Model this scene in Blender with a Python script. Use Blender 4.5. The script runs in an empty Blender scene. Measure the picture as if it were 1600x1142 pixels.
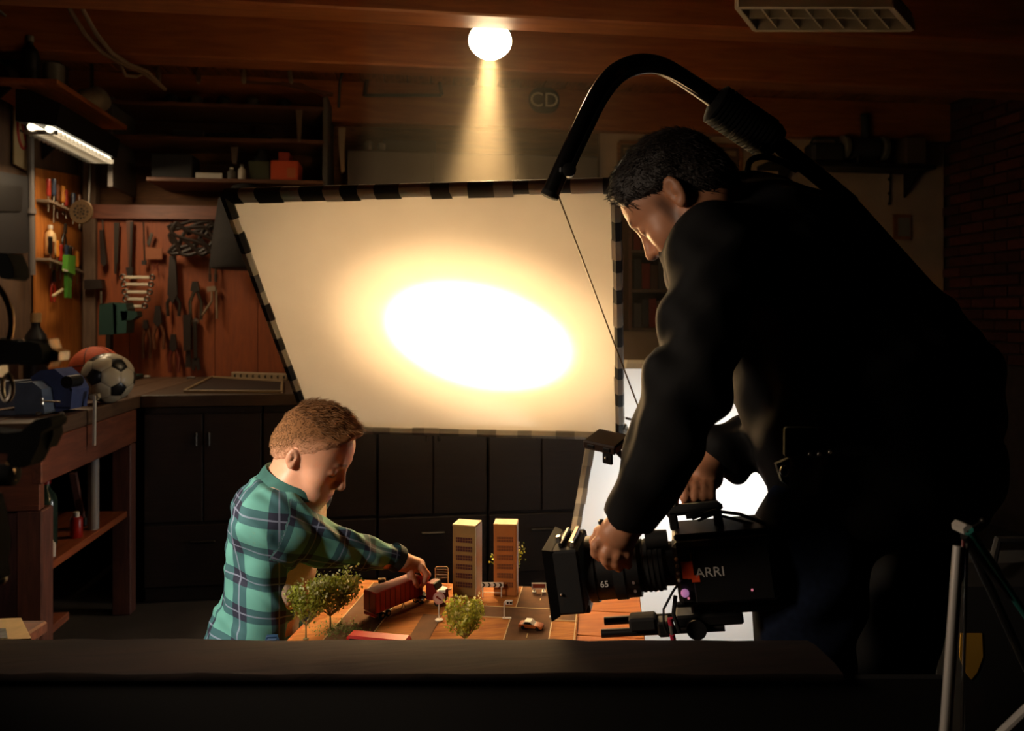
import bpy, bmesh, math, random
import numpy as np
from mathutils import Vector, Matrix, Euler
from math import sin, cos, pi, radians, sqrt, atan2, exp

random.seed(11)
rng = np.random.default_rng(5)
scene = bpy.context.scene
COL = scene.collection

# ------------------------------------------------------------------ camera, world, exposure
YAW = radians(7.5)            # the camera is turned 7.5 degrees to the right of the room's depth axis
CAMH = 1.4
F = 1200.0                    # focal length in pixels of the 1600 px wide frame
HOR = 495.0                   # horizon row
cam_data = bpy.data.cameras.new('camera')
cam_data.sensor_width = 36.0
cam_data.lens = 36.0 * F / 1600.0
cam_data.shift_y = -(571.0 - HOR) / 1600.0
cam_data.clip_start = 0.02
cam_data.dof.use_dof = True
cam_data.dof.focus_distance = 1.75
cam_data.dof.aperture_fstop = 4.0
cam = bpy.data.objects.new('camera', cam_data)
COL.objects.link(cam)
cam.location = (0, 0, CAMH)
cam.rotation_euler = (radians(90), 0, -YAW)
scene.camera = cam

world = bpy.data.worlds.new('world')
scene.world = world
world.use_nodes = True
world.node_tree.nodes['Background'].inputs[0].default_value = (1.0, 0.75, 0.55, 1)
world.node_tree.nodes['Background'].inputs[1].default_value = 0.0012
vs = scene.view_settings
vs.view_transform = 'Standard'
vs.look = 'None'
vs.exposure = 0.0
vs.gamma = 1.0
vs.use_curve_mapping = False
scene.cycles.use_denoising = True
scene.cycles.max_bounces = 8
scene.cycles.volume_bounces = 0
scene.cycles.sample_clamp_indirect = 40.0
scene.cycles.caustics_reflective = False
scene.cycles.caustics_refractive = False

def cw(xc, d, z=0.0):
    """camera-side offset, distance ahead, height -> room point"""
    return Vector((xc * cos(YAW) + d * sin(YAW), d * cos(YAW) - xc * sin(YAW), z))
def px(x, y, d):
    return cw((x - 800) / F * d, d, CAMH - (y - HOR) / F * d)
def cpx(x, y, d):                       # same, left in camera axes (side, ahead, up)
    return np.array(((x - 800) / F * d, d, CAMH - (y - HOR) / F * d))
def pz(x, y, z):
    return px(x, y, (CAMH - z) * F / (y - HOR))
def pY(x, y, Y):
    return px(x, y, Y / (cos(YAW) - (x - 800) / F * sin(YAW)))
def pX(x, y, X):
    return px(x, y, X / ((x - 800) / F * cos(YAW) + sin(YAW)))
CAMROT = Matrix.Rotation(-YAW, 3, 'Z')

# ------------------------------------------------------------------ materials
def lin(h):
    h = h.lstrip('#')
    o = []
    for i in (0, 2, 4):
        c = int(h[i:i + 2], 16) / 255
        o.append(c / 12.92 if c <= 0.04045 else ((c + 0.055) / 1.055) ** 2.4)
    return (o[0], o[1], o[2], 1.0)
MATS = {}
def mat(name, color, rough=0.6, metal=0.0, var=0.0, scale=8.0, bump=0.0, emit=None, estr=0.0, spec=0.5, stretch=(1, 1, 1)):
    if name in MATS: return MATS[name]
    m = bpy.data.materials.new(name)
    m.use_nodes = True
    nt = m.node_tree
    b = nt.nodes['Principled BSDF']
    c = lin(color) if isinstance(color, str) else tuple(color)
    b.inputs['Base Color'].default_value = c
    b.inputs['Roughness'].default_value = rough
    b.inputs['Metallic'].default_value = metal
    b.inputs['Specular IOR Level'].default_value = spec
    if emit:
        b.inputs['Emission Color'].default_value = lin(emit) if isinstance(emit, str) else emit
        b.inputs['Emission Strength'].default_value = estr
    if var or bump:
        tc = nt.nodes.new('ShaderNodeTexCoord'); mp = nt.nodes.new('ShaderNodeMapping')
        mp.inputs['Scale'].default_value = stretch
        nz = nt.nodes.new('ShaderNodeTexNoise'); nz.inputs['Scale'].default_value = scale; nz.inputs['Detail'].default_value = 5
        nt.links.new(tc.outputs['Object'], mp.inputs[0]); nt.links.new(mp.outputs[0], nz.inputs['Vector'])
        if var:
            r = nt.nodes.new('ShaderNodeValToRGB')
            lo = tuple(x * (1 - var) for x in c[:3]) + (1,); hi = tuple(min(1, x * (1 + var)) for x in c[:3]) + (1,)
            r.color_ramp.elements[0].color = lo; r.color_ramp.elements[1].color = hi
            r.color_ramp.elements[0].position = 0.3; r.color_ramp.elements[1].position = 0.7
            nt.links.new(nz.outputs['Fac'], r.inputs[0]); nt.links.new(r.outputs[0], b.inputs['Base Color'])
        if bump:
            bp = nt.nodes.new('ShaderNodeBump'); bp.inputs['Strength'].default_value = bump; bp.inputs['Distance'].default_value = 0.01
            nt.links.new(nz.outputs['Fac'], bp.inputs['Height']); nt.links.new(bp.outputs[0], b.inputs['Normal'])
    MATS[name] = m
    return m
def wood(name, c1, c2, axis='X', rough=0.55, scale=6.0):
    if name in MATS: return MATS[name]
    s = {'X': (1, 9, 9), 'Y': (9, 1, 9), 'Z': (9, 9, 1)}[axis]
    m = bpy.data.materials.new(name); m.use_nodes = True
    nt = m.node_tree; b = nt.nodes['Principled BSDF']
    tc = nt.nodes.new('ShaderNodeTexCoord'); mp = nt.nodes.new('ShaderNodeMapping'); mp.inputs['Scale'].default_value = s
    nz = nt.nodes.new('ShaderNodeTexNoise'); nz.inputs['Scale'].default_value = scale; nz.inputs['Detail'].default_value = 7; nz.inputs['Distortion'].default_value = 0.8
    r = nt.nodes.new('ShaderNodeValToRGB')
    r.color_ramp.elements[0].color = lin(c1); r.color_ramp.elements[1].color = lin(c2)
    r.color_ramp.elements[0].position = 0.32; r.color_ramp.elements[1].position = 0.68
    bp = nt.nodes.new('ShaderNodeBump'); bp.inputs['Strength'].default_value = 0.25; bp.inputs['Distance'].default_value = 0.004
    L = nt.links.new
    L(tc.outputs['Object'], mp.inputs[0]); L(mp.outputs[0], nz.inputs['Vector']); L(nz.outputs['Fac'], r.inputs[0])
    L(r.outputs[0], b.inputs['Base Color']); L(nz.outputs['Fac'], bp.inputs['Height']); L(bp.outputs[0], b.inputs['Normal'])
    b.inputs['Roughness'].default_value = rough
    MATS[name] = m
    return m

# ------------------------------------------------------------------ mesh helpers
ORG = {}
def frame_of(axis):
    a = Vector(axis).normalized()
    t = Vector((0, 0, 1)) if abs(a.z) < 0.9 else Vector((1, 0, 0))
    u = a.cross(t).normalized(); v = a.cross(u).normalized()
    return a, u, v
class MB:
    def __init__(s): s.v = []; s.f = []; s.m = []; s.mi = 0
    def add(s, vv, ff):
        o = len(s.v); s.v += [tuple(p) for p in vv]
        s.f += [tuple(i + o for i in f) for f in ff]; s.m += [s.mi] * len(ff); return s
    def box(s, c, size, rot=None, ch=0.0):
        h = [x / 2 for x in size]; c = Vector(c)
        R = rot if rot is not None else Matrix.Identity(3)
        if ch <= 0:
            vv = [c + R @ Vector((sx * h[0], sy * h[1], sz * h[2])) for sx in (-1, 1) for sy in (-1, 1) for sz in (-1, 1)]
            return s.add(vv, [(0, 1, 3, 2), (4, 6, 7, 5), (0, 4, 5, 1), (2, 3, 7, 6), (0, 2, 6, 4), (1, 5, 7, 3)])
        ch = min(ch, min(h) * 0.95)
        vv = []; ix = {}
        for sx in (-1, 1):
            for sy in (-1, 1):
                for sz in (-1, 1):
                    sg = (sx, sy, sz)
                    for a in range(3):
                        ix[sg + (a,)] = len(vv)
                        vv.append(c + R @ Vector([sg[i] * (h[i] - (0 if i == a else ch)) for i in range(3)]))
        ff = []
        for a in range(3):
            b, d = (a + 1) % 3, (a + 2) % 3
            for sa in (-1, 1):
                q = []
                for sb, sd in ((-1, -1), (1, -1), (1, 1), (-1, 1)):
                    k = [0, 0, 0]; k[a] = sa; k[b] = sb; k[d] = sd; q.append(ix[tuple(k) + (a,)])
                ff.append(tuple(q))
                for sb in (-1, 1):
                    k0 = [0, 0, 0]; k0[a] = sa; k0[b] = sb; k0[d] = -1
                    k1 = list(k0); k1[d] = 1
                    ff.append((ix[tuple(k0) + (a,)], ix[tuple(k1) + (a,)], ix[tuple(k1) + (b,)], ix[tuple(k0) + (b,)]))
        for sx in (-1, 1):
            for sy in (-1, 1):
                for sz in (-1, 1): ff.append(tuple(ix[(sx, sy, sz, a)] for a in range(3)))
        return s.add(vv, ff)
    def bar(s, p0, p1, w, t, up=(0, 0, 1), ch=0.0):
        """rectangular bar from p0 to p1, w across, t along up"""
        p0 = Vector(p0); p1 = Vector(p1); x = (p1 - p0); L = x.length; x.normalize()
        z = Vector(up); z = (z - x * z.dot(x)).normalized(); y = z.cross(x)
        R = Matrix((x, y, z)).transposed()
        return s.box((p0 + p1) / 2, (L, w, t), R, ch)
    def tube(s, pts, r, n=10, caps=True, closed=False):
        pts = [Vector(p) for p in pts]; N = len(pts)
        rr = r if isinstance(r, (list, tuple)) else [r] * N
        vv = []; ff = []; u = None
        for i, p in enumerate(pts):
            if closed: t = pts[(i + 1) % N] - pts[i - 1]
            else: t = pts[min(i + 1, N - 1)] - pts[max(i - 1, 0)]
            t.normalize()
            if u is None: _, u, v = frame_of(t)
            u = (u - t * u.dot(t))
            if u.length < 1e-6: _, u, v = frame_of(t)
            u.normalize(); v = t.cross(u)
            vv += [p + (u * cos(2 * pi * k / n) + v * sin(2 * pi * k / n)) * rr[i] for k in range(n)]
        for i in range(N if closed else N - 1):
            for k in range(n):
                a, b = i * n, ((i + 1) % N) * n
                ff.append((a + k, a + (k + 1) % n, b + (k + 1) % n, b + k))
        if caps and not closed:
            ff.append(tuple(range(n - 1, -1, -1))); ff.append(tuple((N - 1) * n + k for k in range(n)))
        return s.add(vv, ff)
    def cyl(s, p0, p1, r0, r1=None, n=16):
        return s.tube([p0, p1], [r0, r0 if r1 is None else r1], n)
    def lathe(s, prof, c, axis=(0, 0, 1), n=20):
        """profile of (radius, height along axis)"""
        a, u, v = frame_of(axis); c = Vector(c); vv = []; ff = []
        for r, h in prof:
            vv += [c + a * h + (u * cos(2 * pi * k / n) + v * sin(2 * pi * k / n)) * r for k in range(n)]
        for i in range(len(prof) - 1):
            for k in range(n): ff.append((i * n + k, i * n + (k + 1) % n, (i + 1) * n + (k + 1) % n, (i + 1) * n + k))
        if prof[0][0] > 1e-5: ff.append(tuple(range(n - 1, -1, -1)))
        if prof[-1][0] > 1e-5: ff.append(tuple((len(prof) - 1) * n + k for k in range(n)))
        return s.add(vv, ff)
    def sph(s, c, r, n=16, m=10, rot=None):
        r = (r, r, r) if not isinstance(r, (tuple, list)) else r
        R = rot if rot is not None else Matrix.Identity(3); c = Vector(c); vv = []; ff = []
        for j in range(m + 1):
            th = pi * j / m
            vv += [c + R @ Vector((r[0] * sin(th) * cos(2 * pi * k / n), r[1] * sin(th) * sin(2 * pi * k / n), r[2] * cos(th))) for k in range(n)]
        for j in range(m):
            for k in range(n): ff.append((j * n + k, j * n + (k + 1) % n, (j + 1) * n + (k + 1) % n, (j + 1) * n + k))
        return s.add(vv, ff)
    def prism(s, poly, vec):
        n = len(poly); vec = Vector(vec); a = [Vector(p) for p in poly]
        vv = a + [p + vec for p in a]
        ff = [tuple(range(n)), tuple(range(2 * n - 1, n - 1, -1))] + [(i, (i + 1) % n, n + (i + 1) % n, n + i) for i in range(n)]
        return s.add(vv, ff)
    def build(s, name, mats, parent=None, smooth=None, origin=None):
        if not isinstance(mats, (list, tuple)): mats = [mats]
        P = np.array(s.v, dtype=float)
        if parent is not None: o = ORG[parent.name]
        elif origin is not None: o = Vector(origin)
        else: o = Vector(((P[:, 0].min() + P[:, 0].max()) / 2, (P[:, 1].min() + P[:, 1].max()) / 2, P[:, 2].min()))
        P = P - np.array(o)
        me = bpy.data.meshes.new(name)
        me.from_pydata([tuple(p) for p in P], [], s.f)
        for m in mats: me.materials.append(m)
        if any(s.m): me.polygons.foreach_set('material_index', s.m)
        bm = bmesh.new(); bm.from_mesh(me)
        bmesh.ops.remove_doubles(bm, verts=bm.verts, dist=1e-6)
        bmesh.ops.recalc_face_normals(bm, faces=bm.faces)
        bm.to_mesh(me); bm.free()
        if smooth is None: smooth = 35
        if smooth:
            me.shade_smooth(); me.set_sharp_from_angle(angle=radians(smooth))
        ob = bpy.data.objects.new(name, me); COL.objects.link(ob)
        if parent is not None: ob.parent = parent
        else: ob.location = o
        ORG[ob.name] = o
        return ob
def tag(o, label, cat, group=None, kind=None):
    if label: o['label'] = label
    if cat: o['category'] = cat
    if group: o['group'] = group
    if kind: o['kind'] = kind
    return o
def thing(name, label, cat, loc, group=None):
    o = bpy.data.objects.new(name, None); COL.objects.link(o)
    o.location = loc; o.empty_display_size = 0.05
    ORG[o.name] = Vector(loc)
    return tag(o, label, cat, group)
def solo(name, mb, mats, label, cat, group=None, smooth=None):
    return tag(mb.build(name, mats, None, smooth), label, cat, group)
def struct(name, mb, mats, smooth=None):
    o = mb.build(name, mats, None, smooth); o['kind'] = 'structure'; return o
def copy_part(o, parent, dloc=(0, 0, 0)):
    c = o.copy(); COL.objects.link(c); c.parent = parent; c.location = Vector(o.location) + Vector(dloc); return c
def text_mesh(mb, txt, size, origin, xdir, ydir, depth=0.0005, font_scale=1.0):
    """flat letters laid on a surface: origin = centre of the text"""
    cu = bpy.data.curves.new('txt', 'FONT'); cu.body = txt; cu.size = size; cu.align_x = 'CENTER'; cu.align_y = 'CENTER'; cu.extrude = depth
    cu.resolution_u = 3
    ob = bpy.data.objects.new('txt', cu); COL.objects.link(ob)
    dg = bpy.context.evaluated_depsgraph_get(); me = bpy.data.meshes.new_from_object(ob.evaluated_get(dg))
    xd = Vector(xdir).normalized() * font_scale; yd = Vector(ydir).normalized(); zd = xd.cross(yd).normalized(); o = Vector(origin)
    mb.add([o + xd * v.co.x + yd * v.co.y + zd * v.co.z for v in me.vertices], [tuple(p.vertices) for p in me.polygons])
    bpy.data.objects.remove(ob); bpy.data.curves.remove(cu); bpy.data.meshes.remove(me)

# ------------------------------------------------------------------ implicit surfaces (bodies, clothes)
def smin(a, b, k):
    if k <= 0: return np.minimum(a, b)
    h = np.maximum(k - np.abs(a - b), 0) / k
    return np.minimum(a, b) - h * h * k * 0.25
class SDF:
    def __init__(s, lo, hi, h):
        s.lo = np.array(lo, float); s.h = h
        s.n = (np.ceil((np.array(hi) - s.lo) / h)).astype(int) + 1
        s.D = np.full(s.n, 0.5, np.float32)
    def sub(s, lo, hi):
        a = np.clip(np.floor((np.array(lo) - s.lo) / s.h).astype(int), 0, s.n)
        b = np.clip(np.ceil((np.array(hi) - s.lo) / s.h).astype(int) + 1, 0, s.n)
        sl = tuple(slice(a[i], b[i]) for i in range(3))
        ax = [(s.lo[i] + s.h * np.arange(a[i], b[i])).astype(np.float32) for i in range(3)]
        return sl, ax[0][:, None, None], ax[1][None, :, None], ax[2][None, None, :]
    def comb(s, sl, d, k, op):
        if op == 'u': s.D[sl] = smin(s.D[sl], d, k)
        elif op == 's': s.D[sl] = -smin(-s.D[sl], d, k)
    def cap(s, a, b, ra, rb=None, k=0.02, op='u'):
        rb = ra if rb is None else rb
        a = np.array(a, float); b = np.array(b, float); m = max(ra, rb) + k + 0.012
        sl, X, Y, Z = s.sub(np.minimum(a, b) - m, np.maximum(a, b) + m)
        ba = b - a; L = max(ba.dot(ba), 1e-9)
        t = np.clip(((X - a[0]) * ba[0] + (Y - a[1]) * ba[1] + (Z - a[2]) * ba[2]) / L, 0, 1)
        d = np.sqrt((X - a[0] - t * ba[0]) ** 2 + (Y - a[1] - t * ba[1]) ** 2 + (Z - a[2] - t * ba[2]) ** 2) - (ra + (rb - ra) * t)
        s.comb(sl, d, k, op); return s
    def ell(s, c, r, R=None, k=0.02, op='u'):
        c = np.array(c, float); r = np.array(r, float); m = r.max() + k + 0.012
        sl, X, Y, Z = s.sub(c - m, c + m)
        R = np.eye(3) if R is None else np.array(R)
        q = [(X - c[0]) * R[0, i] + (Y - c[1]) * R[1, i] + (Z - c[2]) * R[2, i] for i in range(3)]
        k0 = np.sqrt((q[0] / r[0]) ** 2 + (q[1] / r[1]) ** 2 + (q[2] / r[2]) ** 2)
        k1 = np.sqrt((q[0] / r[0] ** 2) ** 2 + (q[1] / r[1] ** 2) ** 2 + (q[2] / r[2] ** 2) ** 2) + 1e-6
        s.comb(sl, k0 * (k0 - 1) / k1, k, op); return s
    def box(s, c, hs, R=None, rd=0.01, k=0.02, op='u'):
        c = np.array(c, float); hs = np.array(hs, float); m = sqrt((hs ** 2).sum()) + k + 0.012
        sl, X, Y, Z = s.sub(c - m, c + m)
        R = np.eye(3) if R is None else np.array(R)
        q = [np.abs((X - c[0]) * R[0, i] + (Y - c[1]) * R[1, i] + (Z - c[2]) * R[2, i]) - (hs[i] - rd) for i in range(3)]
        d = np.sqrt(sum(np.maximum(e, 0) ** 2 for e in q)) + np.minimum(np.maximum(np.maximum(q[0], q[1]), q[2]), 0) - rd
        s.comb(sl, d, k, op); return s
    def cut(s, p, n, k=0.004):
        """drop everything on the +n side of the plane through p"""
        sl, X, Y, Z = s.sub(s.lo, s.lo + s.h * s.n)
        n = np.array(n, float); n /= sqrt(n.dot(n))
        d = (X - p[0]) * n[0] + (Y - p[1]) * n[1] + (Z - p[2]) * n[2]
        s.D = -smin(-s.D, -d.astype(np.float32), k); return s
    def wrinkle(s, amp, freq, seed=0, band=0.06, dirs=7):
        """fold the surface with a few directed waves"""
        g = np.random.default_rng(seed)
        sl, X, Y, Z = s.sub(s.lo, s.lo + s.h * s.n)
        w = np.zeros(1, np.float32)
        for i in range(dirs):
            v = g.normal(size=3); v /= sqrt(v.dot(v)); f = freq * g.uniform(0.6, 1.7); ph = g.uniform(0, 6.28)
            v2 = g.normal(size=3); ph2 = g.uniform(0, 6.28)
            w = w + np.sin(f * (v[0] * X + v[1] * Y + v[2] * Z) + ph + 1.6 * np.sin(freq * 0.35 * (v2[0] * X + v2[1] * Y + v2[2] * Z) + ph2))
        s.D = s.D + (amp / sqrt(dirs)) * w.astype(np.float32); return s
    def mesh(s):
        D = s.D; I = D < 0
        c = np.zeros(tuple(np.array(D.shape) - 1), np.int8)
        nx, ny, nz = c.shape
        for i in (0, 1):
            for j in (0, 1):
                for k in (0, 1): c += I[i:i + nx, j:j + ny, k:k + nz]
        act = (c > 0) & (c < 8)
        A = np.argwhere(act); ids = np.full(c.shape, -1, np.int32); ids[act] = np.arange(len(A))
        co = np.zeros((len(A), 3)); cnt = np.zeros(len(A))
        for ax in range(3):
            for o1 in (0, 1):
                for o2 in (0, 1):
                    off = [0, 0, 0]; off[(ax + 1) % 3] = o1; off[(ax + 2) % 3] = o2
                    p = A + off; q = p.copy(); q[:, ax] += 1
                    d0 = D[p[:, 0], p[:, 1], p[:, 2]]; d1 = D[q[:, 0], q[:, 1], q[:, 2]]
                    x = (d0 < 0) != (d1 < 0); t = np.where(x, d0 / np.where(x, d0 - d1, 1), 0)
                    pt = p.astype(float); pt[:, ax] += t
                    co[x] += pt[x]; cnt[x] += 1
        V = s.lo + s.h * (co / cnt[:, None])
        Fs = []
        for ax in range(3):
            b, d = (ax + 1) % 3, (ax + 2) % 3
            s0 = [slice(None)] * 3; s1 = [slice(None)] * 3; s0[ax] = slice(0, -1); s1[ax] = slice(1, None)
            I0 = I[tuple(s0)]; I1 = I[tuple(s1)]
            E = np.argwhere(I0 != I1); E = E[(E[:, b] > 0) & (E[:, d] > 0) & (E[:, b] < c.shape[b]) & (E[:, d] < c.shape[d])]
            q = []
            for ob, od in ((-1, -1), (0, -1), (0, 0), (-1, 0)):
                e = E.copy(); e[:, b] += ob; e[:, d] += od; q.append(ids[e[:, 0], e[:, 1], e[:, 2]])
            q = np.stack(q, 1); flip = ~I0[E[:, 0], E[:, 1], E[:, 2]]
            q[flip] = q[flip][:, ::-1]; Fs.append(q)
        Q = np.concatenate(Fs); Q = Q[(Q >= 0).all(1)]
        return V, Q
def sdf_build(sdf, name, mats, parent, camspace=True, matfn=None, attr=None, relax=2):
    V, Q = sdf.mesh()
    # light relaxation keeps the surface smooth
    for _ in range(relax):
        acc = np.zeros_like(V); n = np.zeros(len(V))
        for i in range(4):
            np.add.at(acc, Q[:, i], V[Q[:, (i + 1) % 4]]); np.add.at(n, Q[:, i], 1)
            np.add.at(acc, Q[:, i], V[Q[:, (i + 3) % 4]]); np.add.at(n, Q[:, i], 1)
        V = 0.5 * V + 0.5 * acc / np.maximum(n, 1)[:, None]
    W = V
    if camspace:
        W = np.stack([V[:, 0] * cos(YAW) + V[:, 1] * sin(YAW), V[:, 1] * cos(YAW) - V[:, 0] * sin(YAW), V[:, 2]], 1)
    W = W - np.array(ORG[parent.name])
    me = bpy.data.meshes.new(name)
    me.vertices.add(len(W)); me.vertices.foreach_set('co', W.astype(np.float32).ravel())
    me.loops.add(Q.size); me.loops.foreach_set('vertex_index', Q.ravel().astype(np.int32))
    me.polygons.add(len(Q)); me.polygons.foreach_set('loop_start', np.arange(0, Q.size, 4, dtype=np.int32))
    me.update(calc_edges=True); me.validate()
    if not isinstance(mats, (list, tuple)): mats = [mats]
    for m in mats: me.materials.append(m)
    if matfn is not None:
        cen = V[Q].mean(1); me.polygons.foreach_set('material_index', matfn(cen).astype(np.int32))
    if attr is not None:
        for an, fn in attr.items():
            at = me.attributes.new(an, 'FLOAT_VECTOR', 'POINT'); at.data.foreach_set('vector', fn(V).astype(np.float32).ravel())
    me.shade_smooth()
    ob = bpy.data.objects.new(name, me); COL.objects.link(ob); ob.parent = parent; ORG[ob.name] = ORG[parent.name]
    return ob
# ------------------------------------------------------------------ the room shell
XL, XR, YB, ZC = -2.1, 3.85, 5.2, 2.93
YF = -2.6
M_pine = wood('pine_beam', '#7c4220', '#98592c', 'X', 0.55, 3.0)
M_pineY = wood('pine_plank', '#6a3a1c', '#96582c', 'Y')
M_dark = wood('dark_panel', '#2c2420', '#40342c', 'X', 0.7)
M_plaster = mat('white_plaster', '#a58c74', 0.9, var=0.12, scale=5, bump=0.1)
M_wallL = wood('left_wall_board', '#4a3526', '#5f4530', 'Z', 0.8)
M_concrete = mat('concrete_floor', '#3a3430', 0.8, var=0.25, scale=4, bump=0.2)
struct('floor', MB().box(((XL + XR) / 2, (YF + YB) / 2, -0.05), (XR - XL + 0.4, YB - YF + 0.4, 0.1)), M_concrete)
struct('wall_left', MB().box((XL - 0.06, (YF + YB) / 2, ZC / 2), (0.12, YB - YF, ZC)), M_wallL)
wb = MB(); wb.box(((XL + XR) / 2, YB + 0.06, ZC / 2), (XR - XL + 0.24, 0.12, ZC))
struct('wall_back', wb, wood('back_wall_board', '#50341f', '#6b472a', 'X', 0.8))
struct('wall_front', MB().box(((XL + XR) / 2, YF - 0.06, ZC / 2), (XR - XL + 0.24, 0.12, ZC)), mat('front_wall_dark', '#2a2420', 0.9))
wr = struct('wall_right', MB().box((XR + 0.10, (YF + YB) / 2, ZC / 2), (0.12, YB - YF, ZC)), mat('mortar', '#3a2c26', 0.95, var=0.2, scale=20))
# bricks of the right wall that the view reaches
M_brick = [mat('brick_a', '#4a1e14', 0.9, var=0.2, scale=30, bump=0.3), mat('brick_b', '#56261a', 0.9, var=0.2, scale=30, bump=0.3), mat('brick_c', '#3f1a14', 0.9, var=0.2, scale=30, bump=0.3)]
proto = []
for k in range(3):
    b = MB().box((XR + 0.022, 0, 0), (0.05, 0.205, 0.062), None, 0.004).build('brick', M_brick[k], None, origin=(XR + 0.022, 0, 0)); proto.append(b)
n = 0
for row in range(24):
    for c in range(5):
        y = YB - 0.12 - c * 0.217 - (0.108 if row % 2 else 0); z = 1.12 + row * 0.0745
        k = random.randrange(3)
        b = proto[k] if proto[k].parent is None else proto[k].copy()
        if b.name not in COL.objects: COL.objects.link(b)
        b.parent = wr
        b.location = Vector((XR + 0.022 + random.uniform(-0.004, 0.004), y, z)) - ORG[wr.name]
        n += 1
# ceiling boards between the beams
ce = struct('ceiling', MB().box(((XL + XR) / 2, (YF + YB) / 2, ZC + 0.06), (XR - XL + 0.24, YB - YF + 0.24, 0.06)), wood('ceiling_backing', '#2a1a10', '#38220f', 'Y'))
pl = None
x = XL + 0.08
while x < XR:
    if pl is None:
        pl = MB().box((x, (2.2 + YB) / 2, ZC + 0.012), (0.142, YB - 2.2, 0.03), None, 0.004).build('ceiling_board', M_pineY, ce)
        x0p = x
    else: copy_part(pl, ce, (x - x0p, 0, random.uniform(-0.003, 0.003)))
    x += 0.148
# ceiling beams, running across the room
def beam(name, y0, y1, z0, z1, m=M_pine):
    return struct(name, MB().box(((XL + XR) / 2, (y0 + y1) / 2, (z0 + z1) / 2), (XR - XL, y1 - y0, z1 - z0), None, 0.008), m)
beam('trim_1', 3.30, 3.46, 2.70, ZC)
beam('trim_2', 4.02, 4.18, 2.70, ZC)
beam('trim_3', 5.06, 5.18, 2.66, ZC)
beam('trim_4', 2.0, 2.16, 2.70, ZC)
# white plastered bay of the back wall on the right
p0 = pY(937, 182, 5.14)
struct('trim_5', MB().box(((p0.x + XR) / 2, YB - 0.03, 1.33), (XR - p0.x, 0.06, 2.66)), M_plaster)

# ------------------------------------------------------------------ lights of the place
LAMP = px(766, 60, 3.62)
TARGET = px(746, 488, 2.66)
lt = thing('film_lamp', 'round glowing film lamp hanging below the ceiling beam', 'lamp', LAMP)
ldir = (TARGET - LAMP).normalized()
M_housing = mat('lamp_housing', '#1a1512', 0.5, 0.3)
M_bulb = mat('lamp_lens', '#fff1d0', 0.4, emit=(1.0, 0.80, 0.48, 1), estr=60)
hb = MB()
hb.lathe([(0.055, -0.19), (0.075, -0.15), (0.075, -0.08), (0.098, -0.02), (0.104, 0.02)], LAMP, ldir, 28)
hb.build('housing', M_housing, lt)
gb = MB(); gb.lathe([(0.1, 0.022), (0.09, 0.04), (0.06, 0.055), (0.0, 0.062)], LAMP, ldir, 32)
gb.build('lens', M_bulb, lt)
yb = MB()
a_, u_, v_ = frame_of(ldir)
side = Vector((cos(0), 0, 0)); side = (side - ldir * side.dot(ldir)).normalized()
top = Vector((LAMP.x, LAMP.y, 2.93)) + Vector((0, 0.05, 0))
yb.tube([LAMP - ldir * 0.06 + side * 0.09, LAMP - ldir * 0.1 + side * 0.115 + Vector((0, 0, .08)), top + side * 0.05 + Vector((0, 0, -.07)), top - side * 0.05 + Vector((0, 0, -.07)), LAMP - ldir * 0.1 - side * 0.115 + Vector((0, 0, .08)), LAMP - ldir * 0.06 - side * 0.09], 0.009, 8)
yb.cyl(top + Vector((0, 0, -.08)), top, 0.02)
yb.build('yoke', M_housing, lt)
def spot(name, loc, tgt, energy, size, blend, color, radius=0.05, parent=None):
    d = bpy.data.lights.new(name, 'SPOT'); d.energy = energy; d.spot_size = radians(size); d.spot_blend = blend; d.color = color; d.shadow_soft_size = radius
    o = bpy.data.objects.new(name, d); COL.objects.link(o)
    o.rotation_euler = (Vector(tgt) - Vector(loc)).to_track_quat('-Z', 'Y').to_euler()
    if parent is not None: o.parent = parent; o.location = Vector(loc) - ORG[parent.name]
    else: o.location = loc
    return o
def point(name, loc, energy, color, radius=0.05, parent=None):
    d = bpy.data.lights.new(name, 'POINT'); d.energy = energy; d.color = color; d.shadow_soft_size = radius
    o = bpy.data.objects.new(name, d); COL.objects.link(o)
    if parent is not None: o.parent = parent; o.location = Vector(loc) - ORG[parent.name]
    else: o.location = loc
    return o
for nm_, pw_, sz_, sy_ in (('lamp_beam', 11000, 23.0, 0.66), ('lamp_beam_edge', 360, 41, 0.74), ('lamp_beam_fringe', 105, 74, 0.8)):
    lbm = spot(nm_, LAMP + ldir * 0.10, TARGET, pw_, sz_, 1.0, (1.0, 0.68, 0.35), 0.04, lt)
    lbm.rotation_euler = (lbm.rotation_euler.to_matrix() @ Matrix.Rotation(radians(9), 3, 'Z')).to_euler(); lbm.scale = (1.0, sy_, 1.0)
spot('lamp_spill', LAMP + ldir * 0.085, TARGET, 11, 150, 0.5, (1.0, 0.60, 0.28), 0.06, lt)
point('lamp_glow', LAMP + Vector((0.10, -0.20, 0.06)), 12.0, (1.0, 0.46, 0.15), 0.05, lt)

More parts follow.
